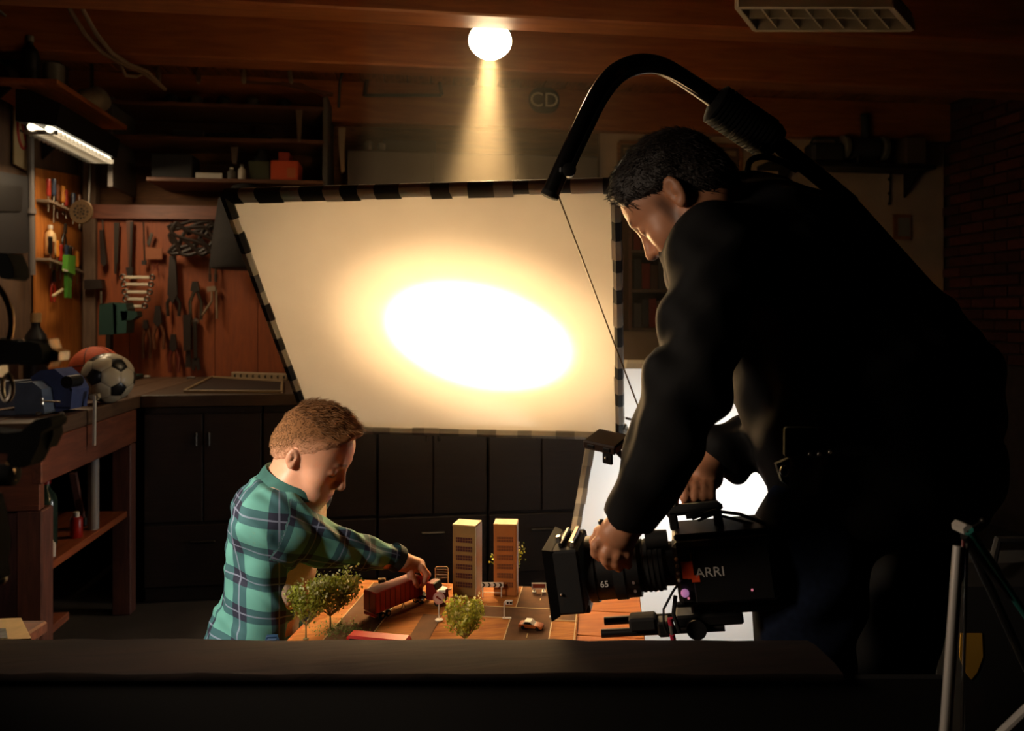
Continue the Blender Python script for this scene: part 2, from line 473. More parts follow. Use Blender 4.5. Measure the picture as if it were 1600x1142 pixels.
# ------------------------------------------------------------------ diffusion frames
def silk_mat(name, color, tr):
    m = bpy.data.materials.new(name); m.use_nodes = True; nt = m.node_tree
    nt.nodes.remove(nt.nodes['Principled BSDF'])
    out = nt.nodes['Material Output']
    a = nt.nodes.new('ShaderNodeBsdfDiffuse'); b = nt.nodes.new('ShaderNodeBsdfTranslucent'); mx = nt.nodes.new('ShaderNodeMixShader')
    tc = nt.nodes.new('ShaderNodeTexCoord'); nz = nt.nodes.new('ShaderNodeTexNoise'); nz.inputs['Scale'].default_value = 5; nz.inputs['Detail'].default_value = 3
    rp = nt.nodes.new('ShaderNodeValToRGB'); c = lin(color)
    rp.color_ramp.elements[0].color = tuple(x * 0.86 for x in c[:3]) + (1,); rp.color_ramp.elements[1].color = c
    L = nt.links.new
    L(tc.outputs['Object'], nz.inputs['Vector']); L(nz.outputs['Fac'], rp.inputs[0]); L(rp.outputs[0], a.inputs[0]); L(rp.outputs[0], b.inputs[0])
    mx.inputs[0].default_value = tr
    L(a.outputs[0], mx.inputs[1]); L(b.outputs[0], mx.inputs[2]); L(mx.outputs[0], out.inputs['Surface'])
    return m
M_tape_w = mat('white_tape', '#b9b2a6', 0.6)
M_tape_k = mat('black_tape', '#14110f', 0.5)
M_tape_g = mat('grey_tape', '#8f8a82', 0.6)
M_alu = mat('frame_tube', '#6f6a66', 0.35, 0.9)
def sheet(mb, TL, TR, BL, BR, nx, ny, sag, seed=1, cutc=0.0):
    g = random.Random(seed); ph = [g.uniform(0, 6) for _ in range(6)]
    nrm = (TR - TL).cross(BL - TL).normalized(); vv = []; ff = []
    for j in range(ny + 1):
        for i in range(nx + 1):
            u, v = i / nx, j / ny
            p = TL.lerp(TR, u).lerp(BL.lerp(BR, u), v)
            e = (u * (1 - u) * v * (1 - v)) * 4
            w = sin(u * 9 + v * 5 + ph[0]) * 0.35 + sin(u * 4 - v * 11 + ph[1]) * 0.35 + sin((u + v) * 17 + ph[2]) * 0.15
            p = p + nrm * (sag * (e * 1.5 + w * (0.25 + e)))
            vv.append(p)
    for j in range(ny):
        for i in range(nx):
            a = j * (nx + 1) + i
            if cutc and (i / nx) + (1 - j / ny) < cutc: continue
            ff.append((a, a + 1, a + nx + 2, a + nx + 1))
    mb.add(vv, ff)
def tape_edge(root, A, B, inward, n0, seed, w=0.045, first_black=True, kmat=None):
    """strips of tape folded over the frame tube between A and B"""
    g = random.Random(seed); L = (B - A).length; x = (B - A).normalized(); t = 0.0; black = first_black
    nrm = x.cross(inward).normalized()
    while t < L - 0.01:
        l = g.uniform(0.045, 0.085) if black else g.uniform(0.05, 0.10)
        l = min(l, L - t)
        mb = MB()
        wi = w * g.uniform(0.8, 1.15)
        prof = [(-0.016, 0.0), (-0.012, 0.014), (0.004, 0.017), (wi, 0.006), (wi, 0.003), (wi, -0.003), (wi, -0.006), (0.004, -0.017), (-0.012, -0.014)]
        vv = []
        for s_, e in ((t, 0), (t + l, 1)):
            for k, (a, b) in enumerate(prof):
                jit = g.uniform(-0.004, 0.004)
                vv.append(A + x * (s_ + (jit if abs(a) > 0.03 else 0)) + inward * a + nrm * b)
        m = len(prof)
        ff = [(k, (k + 1) % m, m + (k + 1) % m, m + k) for k in range(m)] + [tuple(range(m)), tuple(range(2 * m - 1, m - 1, -1))]
        mb.add(vv, ff)
        o = mb.build('tape_strip', (kmat or M_tape_k) if black else M_tape_w, root, smooth=40)
        t += l; black = not black
# frame above and behind the table, top leaning towards the viewer
DU = Vector((1, -0.16, 0.0)).normalized()                # camera axes: to the right, slightly nearer
TLc = Vector(cpx(352, 303, 2.36))
Vc = Vector((0.42, 1.0, -1.34)); Vc = (Vc - DU * Vc.dot(DU)).normalized()
def c2w(v): return cw(v[0], v[1], v[2])
FW, FH = 1.19, 1.03
TL, TR, BL, BR = c2w(TLc), c2w(TLc + DU * FW), c2w(TLc + Vc * FH), c2w(TLc + DU * FW + Vc * FH)
FRAME1 = (TL, TR, BL, BR)
fr = thing('diffusion_frame', 'large white diffusion cloth on a taped frame, lit through by the lamp', 'light diffuser', Vector(((TL.x + BR.x) / 2, BL.y, 0)))
iu = (TR - TL).normalized(); iv = (BL - TL).normalized()
sb = MB(); sheet(sb, TL + (iu + iv) * 0.01, TR + (-iu + iv) * 0.01, BL + (iu - iv) * 0.01, BR + (-iu - iv) * 0.01, 60, 50, 0.010, 3, 0.075)
sb.build('diffusion_cloth', silk_mat('diffusion_silk', '#dcd3c4', 0.75), fr, smooth=180)
for A, B in ((TL, TR), (TR, BR), (BR, BL), (BL, TL)):
    MB().cyl(A, B, 0.011, n=12).build('frame_tube', M_alu, fr)
tape_edge(fr, TL, TR, iv, 0, 1, 0.030)
tape_edge(fr, TL, BL, iu, 0, 2, 0.016)
tape_edge(fr, TR, BR, -iu, 0, 4, 0.016)
tape_edge(fr, BL + iu * 0.06, BR, -iv, 0, 9, 0.014, False, kmat=M_tape_g)
# clamps that hold the corners
for C, dx in ((BL, -1), (BR, 1)):
    cb = MB(); cb.bar(C + iu * dx * 0.01 - iv * 0.05, C + iu * dx * 0.035 + iv * 0.03, 0.02, 0.03, ch=0.004); cb.tube([C + iu * dx * .03 - iv * .02, C + iu * dx * .055 - iv * .045, C + iu * dx * .05 - iv * .08, C + iu * dx * .02 - iv * .09], 0.005, 8)
    cb.build('clamp', mat('clamp_grey', '#8a847c', 0.4, 0.5), fr)
# arms that carry the frame, clamped to the worktop behind it
for P in (BL + iu * 0.08 - iv * .02, BR - iu * 0.06 - iv * .02):
    m_ = MB(); e_ = Vector((P.x, 3.94, 1.035)); m_.tube([P + Vector((0, .012, 0)), P + Vector((0, .12, .02)), e_], 0.009, 8); m_.box(e_ + Vector((0, .02, -.004)), (.05, .06, .022), None, .004); m_.build('support_arm', M_tape_k, fr)

# second frame at the right, standing on the floor, lit from behind
T2 = Vector(cpx(944, 568, 3.05)); B2 = Vector(cpx(846, 1140, 2.60)); B2.z = 0.03
D2 = Vector((1, -0.16, 0)).normalized(); W2 = 0.86
V2 = (B2 - T2); V2 = V2 - D2 * V2.dot(D2) * 0.0
TL2, TR2, BL2, BR2 = c2w(T2), c2w(T2 + D2 * W2), c2w(T2 + V2), c2w(T2 + V2 + D2 * W2)
f2 = thing('backlit_screen', 'bright white backlit screen standing behind the film camera', 'light diffuser', Vector(((BL2.x + BR2.x) / 2, (BL2.y + BR2.y) / 2, 0)))
iu2 = (TR2 - TL2).normalized(); iv2 = (BL2 - TL2).normalized()
sb = MB(); sheet(sb, TL2, TR2, BL2, BR2, 30, 40, 0.008, 8)
sb.build('diffusion_cloth', silk_mat('screen_silk', '#dcdad6', 0.55), f2, smooth=180)
for A, B in ((TL2, TR2), (TR2, BR2), (BR2, BL2), (BL2, TL2)):
    MB().cyl(A, B, 0.011, n=12).build('frame_tube', M_alu, f2)
tape_edge(f2, TL2, BL2, iu2, 0, 5, 0.02, False, kmat=M_tape_g)
tape_edge(f2, TL2, TR2, iv2, 0, 6, 0.02, False, kmat=M_tape_g)
for A in (TL2, TR2):
    st = MB(); b0 = Vector((A.x, A.y + 0.28, 0.01)); st.tube([A, b0], 0.012, 10); st.build('frame_stand', M_tape_k, f2)
c2 = c2w(T2 + V2 * 0.55 + D2 * 0.30)
n2 = iu2.cross(iv2).normalized()
if n2.y < 0: n2 = -n2
l2 = c2w(Vector((0.86, 3.36, 0.70)))
bl = thing('floor_lamp_head', 'small daylight lamp on the floor behind the white screen', 'lamp', Vector((l2.x, l2.y, 0)))
bd = (c2 - l2).normalized()
MB().lathe([(0.06, -0.16), (0.09, -0.10), (0.10, 0.0)], l2, bd, 24).build('housing', M_housing, bl)
MB().lathe([(0.095, -0.02), (0.05, -0.01), (0.0, -0.005)], l2, bd, 24).build('lens', mat('cold_lens', '#ffffff', 0.4, emit=(1, 0.97, 0.92, 1), estr=20), bl)
sm = MB(); sm.cyl((l2.x, l2.y, 0), (l2.x, l2.y, l2.z - 0.06), 0.014); sm.box((l2.x, l2.y, 0.012), (0.3, 0.3, 0.024), None, 0.006); sm.build('stand', M_housing, bl)
spot('floor_lamp_beam', l2 + bd * 0.02, c2, 62, 165, 0.6, (1.0, 0.97, 0.92), 0.08, bl)

# film spotlight at the left, out of view, aimed at the boy's back
KEY = cw(-1.45, 0.45, 1.78)
ky = spot('side_key_light', KEY, cw(-0.60, 1.70, 0.93), 200, 20, 0.55, (1.0, 0.91, 0.80), 0.06)
ky.scale = (0.66, 1.1, 1.0)
spot('side_fill_light', cw(-1.5, 0.80, 1.70), cw(0.16, 1.46, 0.98), 100, 54, 1.0, (1.0, 0.78, 0.58), 0.22)  # separate warm fill, added for the man's face, hands and camera
# added fill behind the viewer's left shoulder, no real lamp, lifts the left workbench
spot('bench_fill_light', cw(-1.2, -0.6, 2.3), cw(-2.0, 3.0, 0.85), 26, 26, 1.0, (1.0, 0.88, 0.80), 0.15)
# haze that the lamp's beam shows up in
hz = bpy.data.materials.new('thin_haze'); hz.use_nodes = True; nt = hz.node_tree
nt.nodes.remove(nt.nodes['Principled BSDF']); sc_ = nt.nodes.new('ShaderNodeVolumeScatter'); sc_.inputs['Density'].default_value = 0.030; sc_.inputs['Color'].default_value = (1, 0.86, 0.62, 1)
nt.links.new(sc_.outputs[0], nt.nodes['Material Output'].inputs['Volume'])
ho = MB().box((LAMP.x, 3.22, 1.80), (1.1, 1.50, 1.76)).build('haze', hz, None, smooth=0)
tag(ho, 'thin smoky haze hanging around the lamp beam', 'haze', kind='stuff')
# ------------------------------------------------------------------ play table and what stands on it
ZT = 0.717
TA = radians(7)
FLc = Vector((-0.432, 2.006))
exc = Vector((cos(TA), -sin(TA))); eyc = Vector((sin(TA), cos(TA)))
def T(u, v, z=ZT):
    p = FLc + exc * u - eyc * v
    return cw(p.x, p.y, z)
EX = (T(1, 0) - T(0, 0)).normalized(); EY = (T(0, -1) - T(0, 0)).normalized(); EZ = Vector((0, 0, 1))
RT = Matrix((EX, EY, EZ)).transposed()
TW, TD = 0.755, 0.70
M_tablew = wood('table_oak', '#ac5a1a', '#c97226', 'X', 0.7)
tb = thing('play_table', 'orange wooden table with the toy town on it', 'table', T(TW / 2, TD / 2, 0))
bw = TD / 5
for i in range(5):
    MB().box(T(TW / 2, bw * (i + 0.5), ZT - 0.0145), (TW, bw - 0.0015, 0.025), RT, 0.002).build('plank', M_tablew, tb)
ap = MB()
ap.box(T(TW / 2, 0.05, ZT - 0.075), (TW - 0.1, 0.02, 0.09), RT); ap.box(T(TW / 2, TD - 0.05, ZT - 0.075), (TW - 0.1, 0.02, 0.09), RT)
ap.box(T(0.05, TD / 2, ZT - 0.075), (0.02, TD - 0.1, 0.09), RT); ap.box(T(TW - 0.05, TD / 2, ZT - 0.075), (0.02, TD - 0.1, 0.09), RT)
ap.build('apron', M_tablew, tb)
for u in (0.05, TW - 0.05):
    for v in (0.05, TD - 0.05):
        MB().box(T(u, v, (ZT - 0.03) / 2), (0.05, 0.05, ZT - 0.03), RT, 0.004).build('leg', M_tablew, tb)
# printed town mat
ZM = ZT + 0.003
def uv(x, y, z=ZM):
    p = pz(x, y, z); q = p - T(0, 0, z)
    return q.dot(EX), -q.dot(EY)
M_mat = wood('mat_ground', '#a05a1c', '#c8802e', 'X', 0.85, 14)
M_road = mat('mat_road', '#694320', 0.9, var=0.25, scale=25)
M_line = mat('mat_line', '#d0b078', 0.6)
M_white = mat('toy_white', '#e6ddcf', 0.4)
mu1 = uv(902, 975)[0]
mt = thing('town_mat', 'printed town play mat with grey roads on the table', 'play mat', T(0.33, 0.35, ZT))
mu0, mv0 = 0.015, 0.012
MB().box(T((mu0 + mu1) / 2, TD / 2, ZT + 0.0005), (mu1 - mu0, TD - 0.024, 0.0044), RT).build('mat_sheet', M_mat, mt)
def road(u0, v0, u1, v1):
    MB().box(T((u0 + u1) / 2, (v0 + v1) / 2, ZM + 0.0002), (abs(u1 - u0), abs(v1 - v0), 0.0010), RT).build('road', M_road, mt)
def line(u0, v0, u1, v1):
    MB().box(T((u0 + u1) / 2, (v0 + v1) / 2, ZM + 0.0006), (max(abs(u1 - u0), 0.0025), max(abs(v1 - v0), 0.0025), 0.0012), RT).build('road_line', M_line, mt)
uA0, vA = uv(790, 990); uA1 = uv(859, 990)[0]
vc0 = uv(820, 950)[1]; vc1 = uv(820, 967)[1]
road(uA0, vc1, uA1, TD - 0.03); line(uA0, vc1, uA0, TD - 0.03); line(uA1, vc1, uA1, TD - 0.03)
um = (uA0 + uA1) / 2
for k in range(6): line(um, vc1 + 0.03 + k * 0.05, um, vc1 + 0.052 + k * 0.05)
road(uA0 - 0.12, vc0, mu1 - 0.004, vc1); line(uA0 - 0.12, vc0, mu1 - 0.004, vc0); line(uA1, vc1, mu1 - 0.004, vc1); line(uA0 - 0.12, vc1, uA0, vc1)
ub0 = uv(812, 930)[0]; ub1 = uv(880, 930)[0]
road(ub0, 0.015, ub1, vc0); line(ub0, 0.015, ub0, vc0); line(ub1, 0.015, ub1, vc0)
for k in range(3): line((ub0 + ub1) / 2, 0.03 + k * 0.03, (ub0 + ub1) / 2, 0.044 + k * 0.03)
line(mu1 - 0.004, 0.015, mu1 - 0.004, TD - 0.03)
uB = uv(662, 985)[0]; road(uB - 0.022, 0.22, uB + 0.022, TD - 0.03)
uC = uv(552, 988)[0]; road(uC - 0.05, 0.03, uC + 0.045, TD - 0.03); line(uC - 0.05, 0.03, uC - 0.05, TD - 0.03); line(uC + 0.045, 0.03, uC + 0.045, TD - 0.03)
ZS = ZM + 0.0013      # standing height on the mat

def yawM(deg): return Matrix.Rotation(radians(deg), 3, 'Z')
def tower(name, label, xpx, ypx, w, dp, h, rotdeg, mbody, mside, mwin, mroof):
    base = pz(xpx, ypx, ZS); R = CAMROT @ yawM(rotdeg)
    t = thing(name, label, 'toy building', base)
    o = lambda a, b, c: base + R @ Vector((a, b, c))
    MB().box(o(0, dp / 2, h / 2), (w, dp, h), R, 0.0012).build('tower_body', mbody, t)
    MB().box(o(w / 2 + 0.0008, dp / 2, h / 2), (0.0016, dp * 0.98, h * 0.985), R).build('side_panel', mside, t)  # lit side of the tower, its light put into a paler panel
    rf = MB(); rf.box(o(0, dp / 2, h + 0.0012), (w * 1.02, dp * 1.02, 0.0025), R); rf.build('roof', mroof, t)  # light from above put into the roof's paler colour
    for r in range(6):
        zc = h * (0.80 - r * 0.128)
        wm = MB(); wm.box(o(0, -0.0001, zc), (w * 0.70, 0.0012, h * 0.072), R)
        wm.mi = 1
        for c in range(6): wm.box(o((c - 2.5) * w * 0.115, -0.0007, zc), (0.0007, 0.0012, h * 0.072), R)
        wm.box(o(0, -0.0007, zc), (w * 0.70, 0.0012, 0.0007), R)
        wm.build('window_row', [mwin, mbody], t)
    return t
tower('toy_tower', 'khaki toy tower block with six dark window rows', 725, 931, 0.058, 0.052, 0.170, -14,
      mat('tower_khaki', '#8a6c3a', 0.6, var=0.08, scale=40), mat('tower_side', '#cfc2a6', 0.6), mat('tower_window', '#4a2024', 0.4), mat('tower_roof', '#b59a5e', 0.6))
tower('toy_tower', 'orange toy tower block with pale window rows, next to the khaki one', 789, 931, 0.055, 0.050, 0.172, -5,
      mat('tower_orange', '#b06a30', 0.6, var=0.08, scale=40), mat('tower_lit_side_o', '#b5793e', 0.6), mat('tower_window_o', '#7a4a30', 0.4), mat('tower_roof_o', '#d9a15a', 0.6))

# ---- toy trees
M_bark = mat('toy_bark', '#8a7a4a', 0.7)
def leafmat(name, c):
    m = mat(name, c, 0.5, var=0.35, scale=60); b = m.node_tree.nodes['Principled BSDF']
    nt = m.node_tree; tr = nt.nodes.new('ShaderNodeBsdfTranslucent'); tr.inputs[0].default_value = lin(c); mx = nt.nodes.new('ShaderNodeMixShader'); mx.inputs[0].default_value = 0.5
    nt.links.new(b.outputs[0], mx.inputs[1]); nt.links.new(tr.outputs[0], mx.inputs[2]); nt.links.new(mx.outputs[0], nt.nodes['Material Output'].inputs['Surface'])
    return m
M_leaf = [leafmat('toy_leaf_green', '#b6b84e'), leafmat('toy_leaf_olive', '#9fa53c'), leafmat('toy_leaf_pale', '#e0dca8')]
def toy_tree(label, base, h, rx, n, seed, lean=0.0, stems=5, zfrac=0.38):
    g = random.Random(seed)
    t = thing('toy_tree', label, 'toy tree', base, 'toy trees on the table')
    tr = MB(); fo = MB()
    fork = base + Vector((0, 0, h * 0.22))
    tr.tube([base, fork], [0.0022, 0.0018], 6)
    tr.lathe([(0.006, 0.0), (0.005, 0.0015), (0.002, 0.002)], base, (0, 0, 1), 10)
    tr.build('trunk', M_bark, t)
    br = MB(); tips = []
    for k in range(stems):
        an = 2 * pi * k / stems + g.uniform(-.3, .3); rr = rx * g.uniform(0.5, 1.0)
        for q in range(3):
            a2 = an + g.uniform(-.7, .7); r2 = rr * g.uniform(.5, 1.05); top = base + Vector((cos(a2) * r2 + lean, sin(a2) * r2, h * g.uniform(.66, 1.0)))
            mid = fork.lerp(top, 0.55) + Vector((cos(a2) * r2 * .3, sin(a2) * r2 * .3, -h * .06))
            pts = [fork, fork.lerp(mid, .5) + Vector((0, 0, -h * .02)), mid, top]
            br.tube(pts, [0.0013, 0.0011, 0.0009, 0.0006], 5)
            tips.append((fork, mid, top))
    br.build('branch_work', M_bark, t)
    for i in range(n):
        f_, m_, tp = g.choice(tips); s = g.uniform(0.0, 1.0) ** 0.8
        p = m_.lerp(tp, s) if g.random() < 0.85 else f_.lerp(m_, 0.5 + 0.5 * g.random())
        p = p + Vector((g.gauss(0, rx * .12), g.gauss(0, rx * .12), g.gauss(0, h * .03)))
        L = g.uniform(0.005, 0.0085); W = L * 0.42
        d = Vector((g.gauss(0, 1), g.gauss(0, 1), g.uniform(0.1, 1.6))).normalized()
        a, u, v = frame_of(d); ang = g.uniform(0, 6.28); u = u * cos(ang) + v * sin(ang); w = d.cross(u)
        fo.mi = 2 if (s > 0.85 and g.random() < 0.5) else (0 if g.random() < 0.6 else 1)
        fo.add([p, p + d * L * .5 + u * W + w * L * .1, p + d * L, p + d * L * .5 - u * W + w * L * .1], [(0, 1, 2), (0, 2, 3)])
    o = fo.build('foliage', M_leaf, t, smooth=0); o['kind'] = 'stuff'
    return t
toy_tree('leafy toy tree nearest the boy, at the table edge', pz(478, 998, ZS), 0.125, 0.048, 1600, 1)
toy_tree('bushy toy tree with pale tips behind the truck tail', pz(516, 982, ZS), 0.125, 0.062, 1900, 2, 0.01)
toy_tree('round toy tree standing alone in front of the khaki tower', pz(727, 1016, ZS), 0.108, 0.047, 1150, 3)
toy_tree('yellow-green toy tree half hidden behind the orange tower', pz(796, 915, ZS), 0.105, 0.052, 800, 4)
toy_tree('toy tree behind the film camera lens hood', pz(877, 914, ZS), 0.075, 0.030, 200, 5)
# loose moss at the foot of the trees
ms = MB(); g = random.Random(9)
for i in range(700):
    p = pz(g.gauss(535, 22), g.gauss(985, 7), ZS) + Vector((0, 0, g.uniform(0, .006))); L = g.uniform(.003, .007); d = Vector((g.gauss(0, 1), g.gauss(0, 1), g.uniform(0, 1))).normalized(); a, u, v = frame_of(d)
    ms.add([p, p + d * L * .5 + u * L * .3, p + d * L, p + d * L * .5 - u * L * .3], [(0, 1, 2), (0, 2, 3)])
tag(ms.build('moss', mat('moss', '#6a7a34', .7, var=.3, scale=80), None, smooth=0), 'loose green moss scattered under the left toy trees', 'moss', kind='stuff')

# ---- toy truck
M_red = mat('toy_red', '#a3261d', 0.35); M_redd = mat('toy_red_deep', '#7c1d17', 0.4); M_black = mat('toy_black', '#120f0e', 0.45); M_chrome = mat('toy_chrome', '#c9c4ba', 0.25, 0.9); M_tyre = mat('toy_tyre', '#0d0c0c', 0.8)
P0 = pz(578, 968, ZS); P1 = pz(651, 938, ZS)
td = (P1 - P0); tl = td.length; td.normalize(); ts = Vector((td.y, -td.x, 0))
tk = thing('toy_truck', 'red toy articulated truck under the boy\'s hand', 'toy truck', P0.lerp(P1, 0.5))
TR_ = Matrix((td, -ts, EZ)).transposed()
tq = lambda a, b, c: P0 + td * a + ts * b + Vector((0, 0, c))
trl = MB().box(tq(tl / 2, 0, 0.040), (tl, 0.042, 0.046), TR_, 0.0015).build('trailer', M_red, tk)
for k in range(9):
    MB().box(tq(tl * (0.08 + k * 0.105), 0.0212, 0.040), (0.002, 0.0012, 0.042), TR_).build('trailer_rib', M_redd, trl)
MB().box(tq(-0.0006, 0.0, 0.040), (0.0016, 0.038, 0.042), TR_).build('rear_door', M_redd, trl)
MB().box(tq(-0.0016, 0.0, 0.040), (0.0012, 0.001, 0.042), TR_).build('door_seam', M_black, trl)
MB().box(tq(0.001, 0.0, 0.012), (0.004, 0.040, 0.007), TR_, .001).build('rear_bumper', M_red, tk)
MB().box(tq(tl * 0.5, 0, 0.0145), (tl * 0.94, 0.018, 0.006), TR_).build('chassis', M_black, tk)
def wheel(a, b, r=0.0075, m=M_tyre, root=tk, q=tq, s=ts):
    c = q(a, b, r); w = MB(); w.lathe([(r * .55, -0.0035), (r, -0.0028), (r, 0.0028), (r * .55, 0.0035)], c, s, 18); o = w.build('wheel', m, root)
    h = MB(); h.lathe([(r * .5, -0.0039), (r * .5, 0.0039)], c, s, 12); h.build('hub', M_chrome, o)
for a in (0.020, 0.038):
    for b in (-0.017, 0.017): wheel(a, b)
for b in (-0.013, 0.013):
    lg = MB(); lg.tube([tq(tl * .62, b, 0.014), tq(tl * .62 - 0.006, b, 0.001)], 0.0012, 6); lg.tube([tq(tl * .62, b, 0.014), tq(tl * .62 + 0.006, b, 0.001)], 0.0012, 6); lg.build('landing_leg', M_chrome, tk)
# cab, turned to the right
C0 = tq(tl + 0.004, 0.0, 0); cd = (pz(694, 944, ZS) - C0); cd.z = 0; cd.normalize(); cs = Vector((cd.y, -cd.x, 0)); CR = Matrix((cd, -cs, EZ)).transposed()
cq = lambda a, b, c: C0 + cd * a + cs * b + Vector((0, 0, c))
MB().box(cq(0.030, 0, 0.013), (0.085, 0.016, 0.006), CR).build('tractor_chassis', M_black, tk)
cb = MB(); pr = [(0.032, 0.012), (0.032, 0.050), (0.050, 0.052), (0.058, 0.036), (0.072, 0.033), (0.074, 0.012)]
cb.prism([cq(a, -0.018, c) for a, c in pr], cs * 0.036); cab = cb.build('cab', M_redd, tk)
MB().bar(cq(0.0505, -0.015, 0.0505), cq(0.0505, 0.015, 0.0505), 0.002, 0.002).build('cab_rim', M_chrome, cab)
wn = MB(); wn.prism([cq(0.0515, -0.0155, 0.0495), cq(0.0515, 0.0155, 0.0495), cq(0.0575, 0.0155, 0.038), cq(0.0575, -0.0155, 0.038)], cd * 0.0012); wn.build('windscreen', M_black, cab)
MB().cyl(cq(0.006, 0.017, 0.010), cq(0.028, 0.017, 0.010), 0.0042, n=12).build('fuel_tank', M_chrome, tk)
for a in (0.004, 0.018, 0.062):
    for b in (-0.016, 0.016): wheel(a, b, 0.0078, M_tyre, tk, cq, cs)

# ---- small signs and cars
def post(mb, p, h, r=0.0013): mb.cyl(p, p + Vector((0, 0, h)), r, n=8)
FX = CAMROT @ Vector((1, 0, 0)); FYc = CAMROT @ Vector((0, 1, 0))
RC = CAMROT
def sign(name, label, x, y, maker):
    p = pz(x, y, ZS); t = thing(name, label, 'toy sign', p, 'toy road signs'); maker(p, t); return t
def sg_round(p, t):
    b = MB(); b.lathe([(0.009, 0), (0.009, 0.002), (0.003, 0.004)], p, (0, 0, 1), 14); b.build('base', M_white, t)
    b = MB(); post(b, p, 0.040); b.build('post', M_white, t)
    c = p + Vector((0, 0, 0.050)); d = MB(); d.lathe([(0.0135, -0.0012), (0.0135, 0.0012)], c, FYc, 24); o = d.build('disc', mat('sign_rim', '#c4908a', 0.5), t)
    d = MB(); d.lathe([(0.0100, -0.0006), (0.0100, 0.0006)], c - FYc * 0.0012, FYc, 24); d.build('disc_face', mat('sign_face', '#caa9a0', 0.5), o)
    a = MB(); a.bar(c - FYc * .0022 + FX * .005 + Vector((0, 0, -.004)), c - FYc * .0022 - FX * .004 + Vector((0, 0, .002)), .0008, .003, up=EZ); a.prism([c - FYc * .0024 + FX * q + Vector((0, 0, r)) for q, r in ((-.007, .005), (-.001, .005), (-.006, -.001))], FYc * .0006); a.build('arrow', M_redd, o)
    e = MB().box(c + Vector((0, 0, .014)) + FX * .006 + FYc * .004, (.016, .004, .006), RC).build('top_board', M_white, t)
sign('toy_road_sign', 'round toy road sign with an arrow on a white post', 686, 969, sg_round)
def sg_frame(p, t):
    w = 0.033; h = 0.042
    b = MB(); b.tube([p - FX * w / 2, p - FX * w / 2 + EZ * (h - .004), p - FX * (w / 2 - .004) + EZ * h, p + FX * (w / 2 - .004) + EZ * h, p + FX * w / 2 + EZ * (h - .004), p + FX * w / 2], 0.0013, 8); b.build('frame', M_white, t)
    for k in range(4): MB().box(p + EZ * (.012 + k * .007), (w - .003, .001, .0052), RC).build('slat', mat('sign_slat', '#5a3a26', .6), t)
sign('toy_billboard', 'white-framed toy billboard with slats left of the khaki tower', 690, 911, sg_frame)
def sg_chev(p, t):
    w = .054; z0 = .024; h = .012
    b = MB(); post(b, p - FX * w * .42, .026); post(b, p + FX * w * .42, .026); b.bar(p - FX * w * .42 + EZ * .012, p + FX * w * .42 + EZ * .011, .0015, .0015); b.build('post', M_white, t)
    MB().box(p + EZ * (z0 + h / 2), (w, .0016, h), RC).build('board', M_white, t)
    for k in range(4):
        c = p + FX * (w * (k - 1.5) * .25) + EZ * (z0 + h / 2) - FYc * .0011
        MB().prism([c + FX * a + EZ * z for a, z in ((-.005, h * .45), (-.001, h * .45), (.004, 0), (-.001, -h * .45), (-.005, -h * .45), (0, 0))], -FYc * .0006).build('chevron', M_black, t)
sign('toy_barrier', 'toy barrier with black chevrons between the two towers', 769, 933, sg_chev)
def sg_red(p, t):
    b = MB(); post(b, p - FX * .012, .008, .0022); post(b, p + FX * .012, .008, .0022); b.build('post', M_white, t)
    for s_ in (-1, 1): MB().box(p + FX * .012 * s_ + EZ * .0012, (.010, .012, .0024), RC, .0008).build('foot', M_white, t)
    MB().box(p + EZ * .0155, (.036, .0018, .015), RC).build('frame', M_white, t)
    MB().box(p + EZ * .0155 - FYc * .0011, (.030, .001, .010), RC).build('panel', mat('sign_red', '#8a3a22', .5), t)
sign('toy_billboard', 'low red toy board with a white frame on the far road', 842, 925, sg_red)
def sg_lamp(p, t):
    MB().box(p + FX * .006 + EZ * .001, (.020, .008, .002), RC, .0006).build('base', M_white, t)
    b = MB(); b.tube([p, p + EZ * .036, p + EZ * .039 + FX * .003, p + EZ * .039 + FX * .010], .0014, 8); b.build('post', M_white, t)
    o = MB().box(p + EZ * .036 + FX * .011, (.016, .003, .011), RC, .001).build('signal_box', M_white, t)
    for k in (-1, 1): MB().box(p + EZ * .0355 + FX * (.011 + .0035 * k) - FYc * .0017, (.0045, .001, .0045), RC).build('lens', M_black, o)
sign('toy_signal', 'hooked white toy signal post in front of the crossroads', 788, 966, sg_lamp)
def sg_post(p, t):
    MB().box(p + EZ * .002 - FX * .002, (.009, .008, .004), RC, .001).build('base', M_white, t)
    b = MB(); b.tube([p, p + EZ * .024, p + EZ * .024, p + EZ * .038], [.0012, .0012, .0026, .0026], 10); b.build('post', M_white, t)
sign('toy_signal', 'plain white toy post at the right of the crossroads', 863, 965, sg_post)
def sg_small(p, t):
    b = MB(); post(b, p - FX * .005, .014); post(b, p + FX * .005, .014); b.build('post', M_black, t)
    MB().box(p + EZ * .018, (.019, .002, .012), RC).build('board', M_white, t)
    MB().box(p + EZ * .016 - FYc * .0013, (.014, .001, .006), RC).build('panel', M_black, t)
sign('toy_road_sign', 'square toy sign standing behind the red truck trailer', 597, 918, sg_small)
def sg_small2(p, t):
    b = MB(); post(b, p - FX * .008, .006); post(b, p + FX * .008, .006); b.build('post', M_white, t)
    b = MB(); b.tube([p - FX * .010 + EZ * .006, p - FX * .009 + EZ * .013, p + FX * .009 + EZ * .013, p + FX * .010 + EZ * .006], .0014, 8); b.build('frame', M_white, t)
    MB().box(p + EZ * .009, (.018, .001, .006), RC).build('panel', mat('sign_yellow', '#b98a3a', .5), t)
sign('toy_road_sign', 'tiny arched yellow toy sign above the truck trailer', 620, 914, sg_small2)
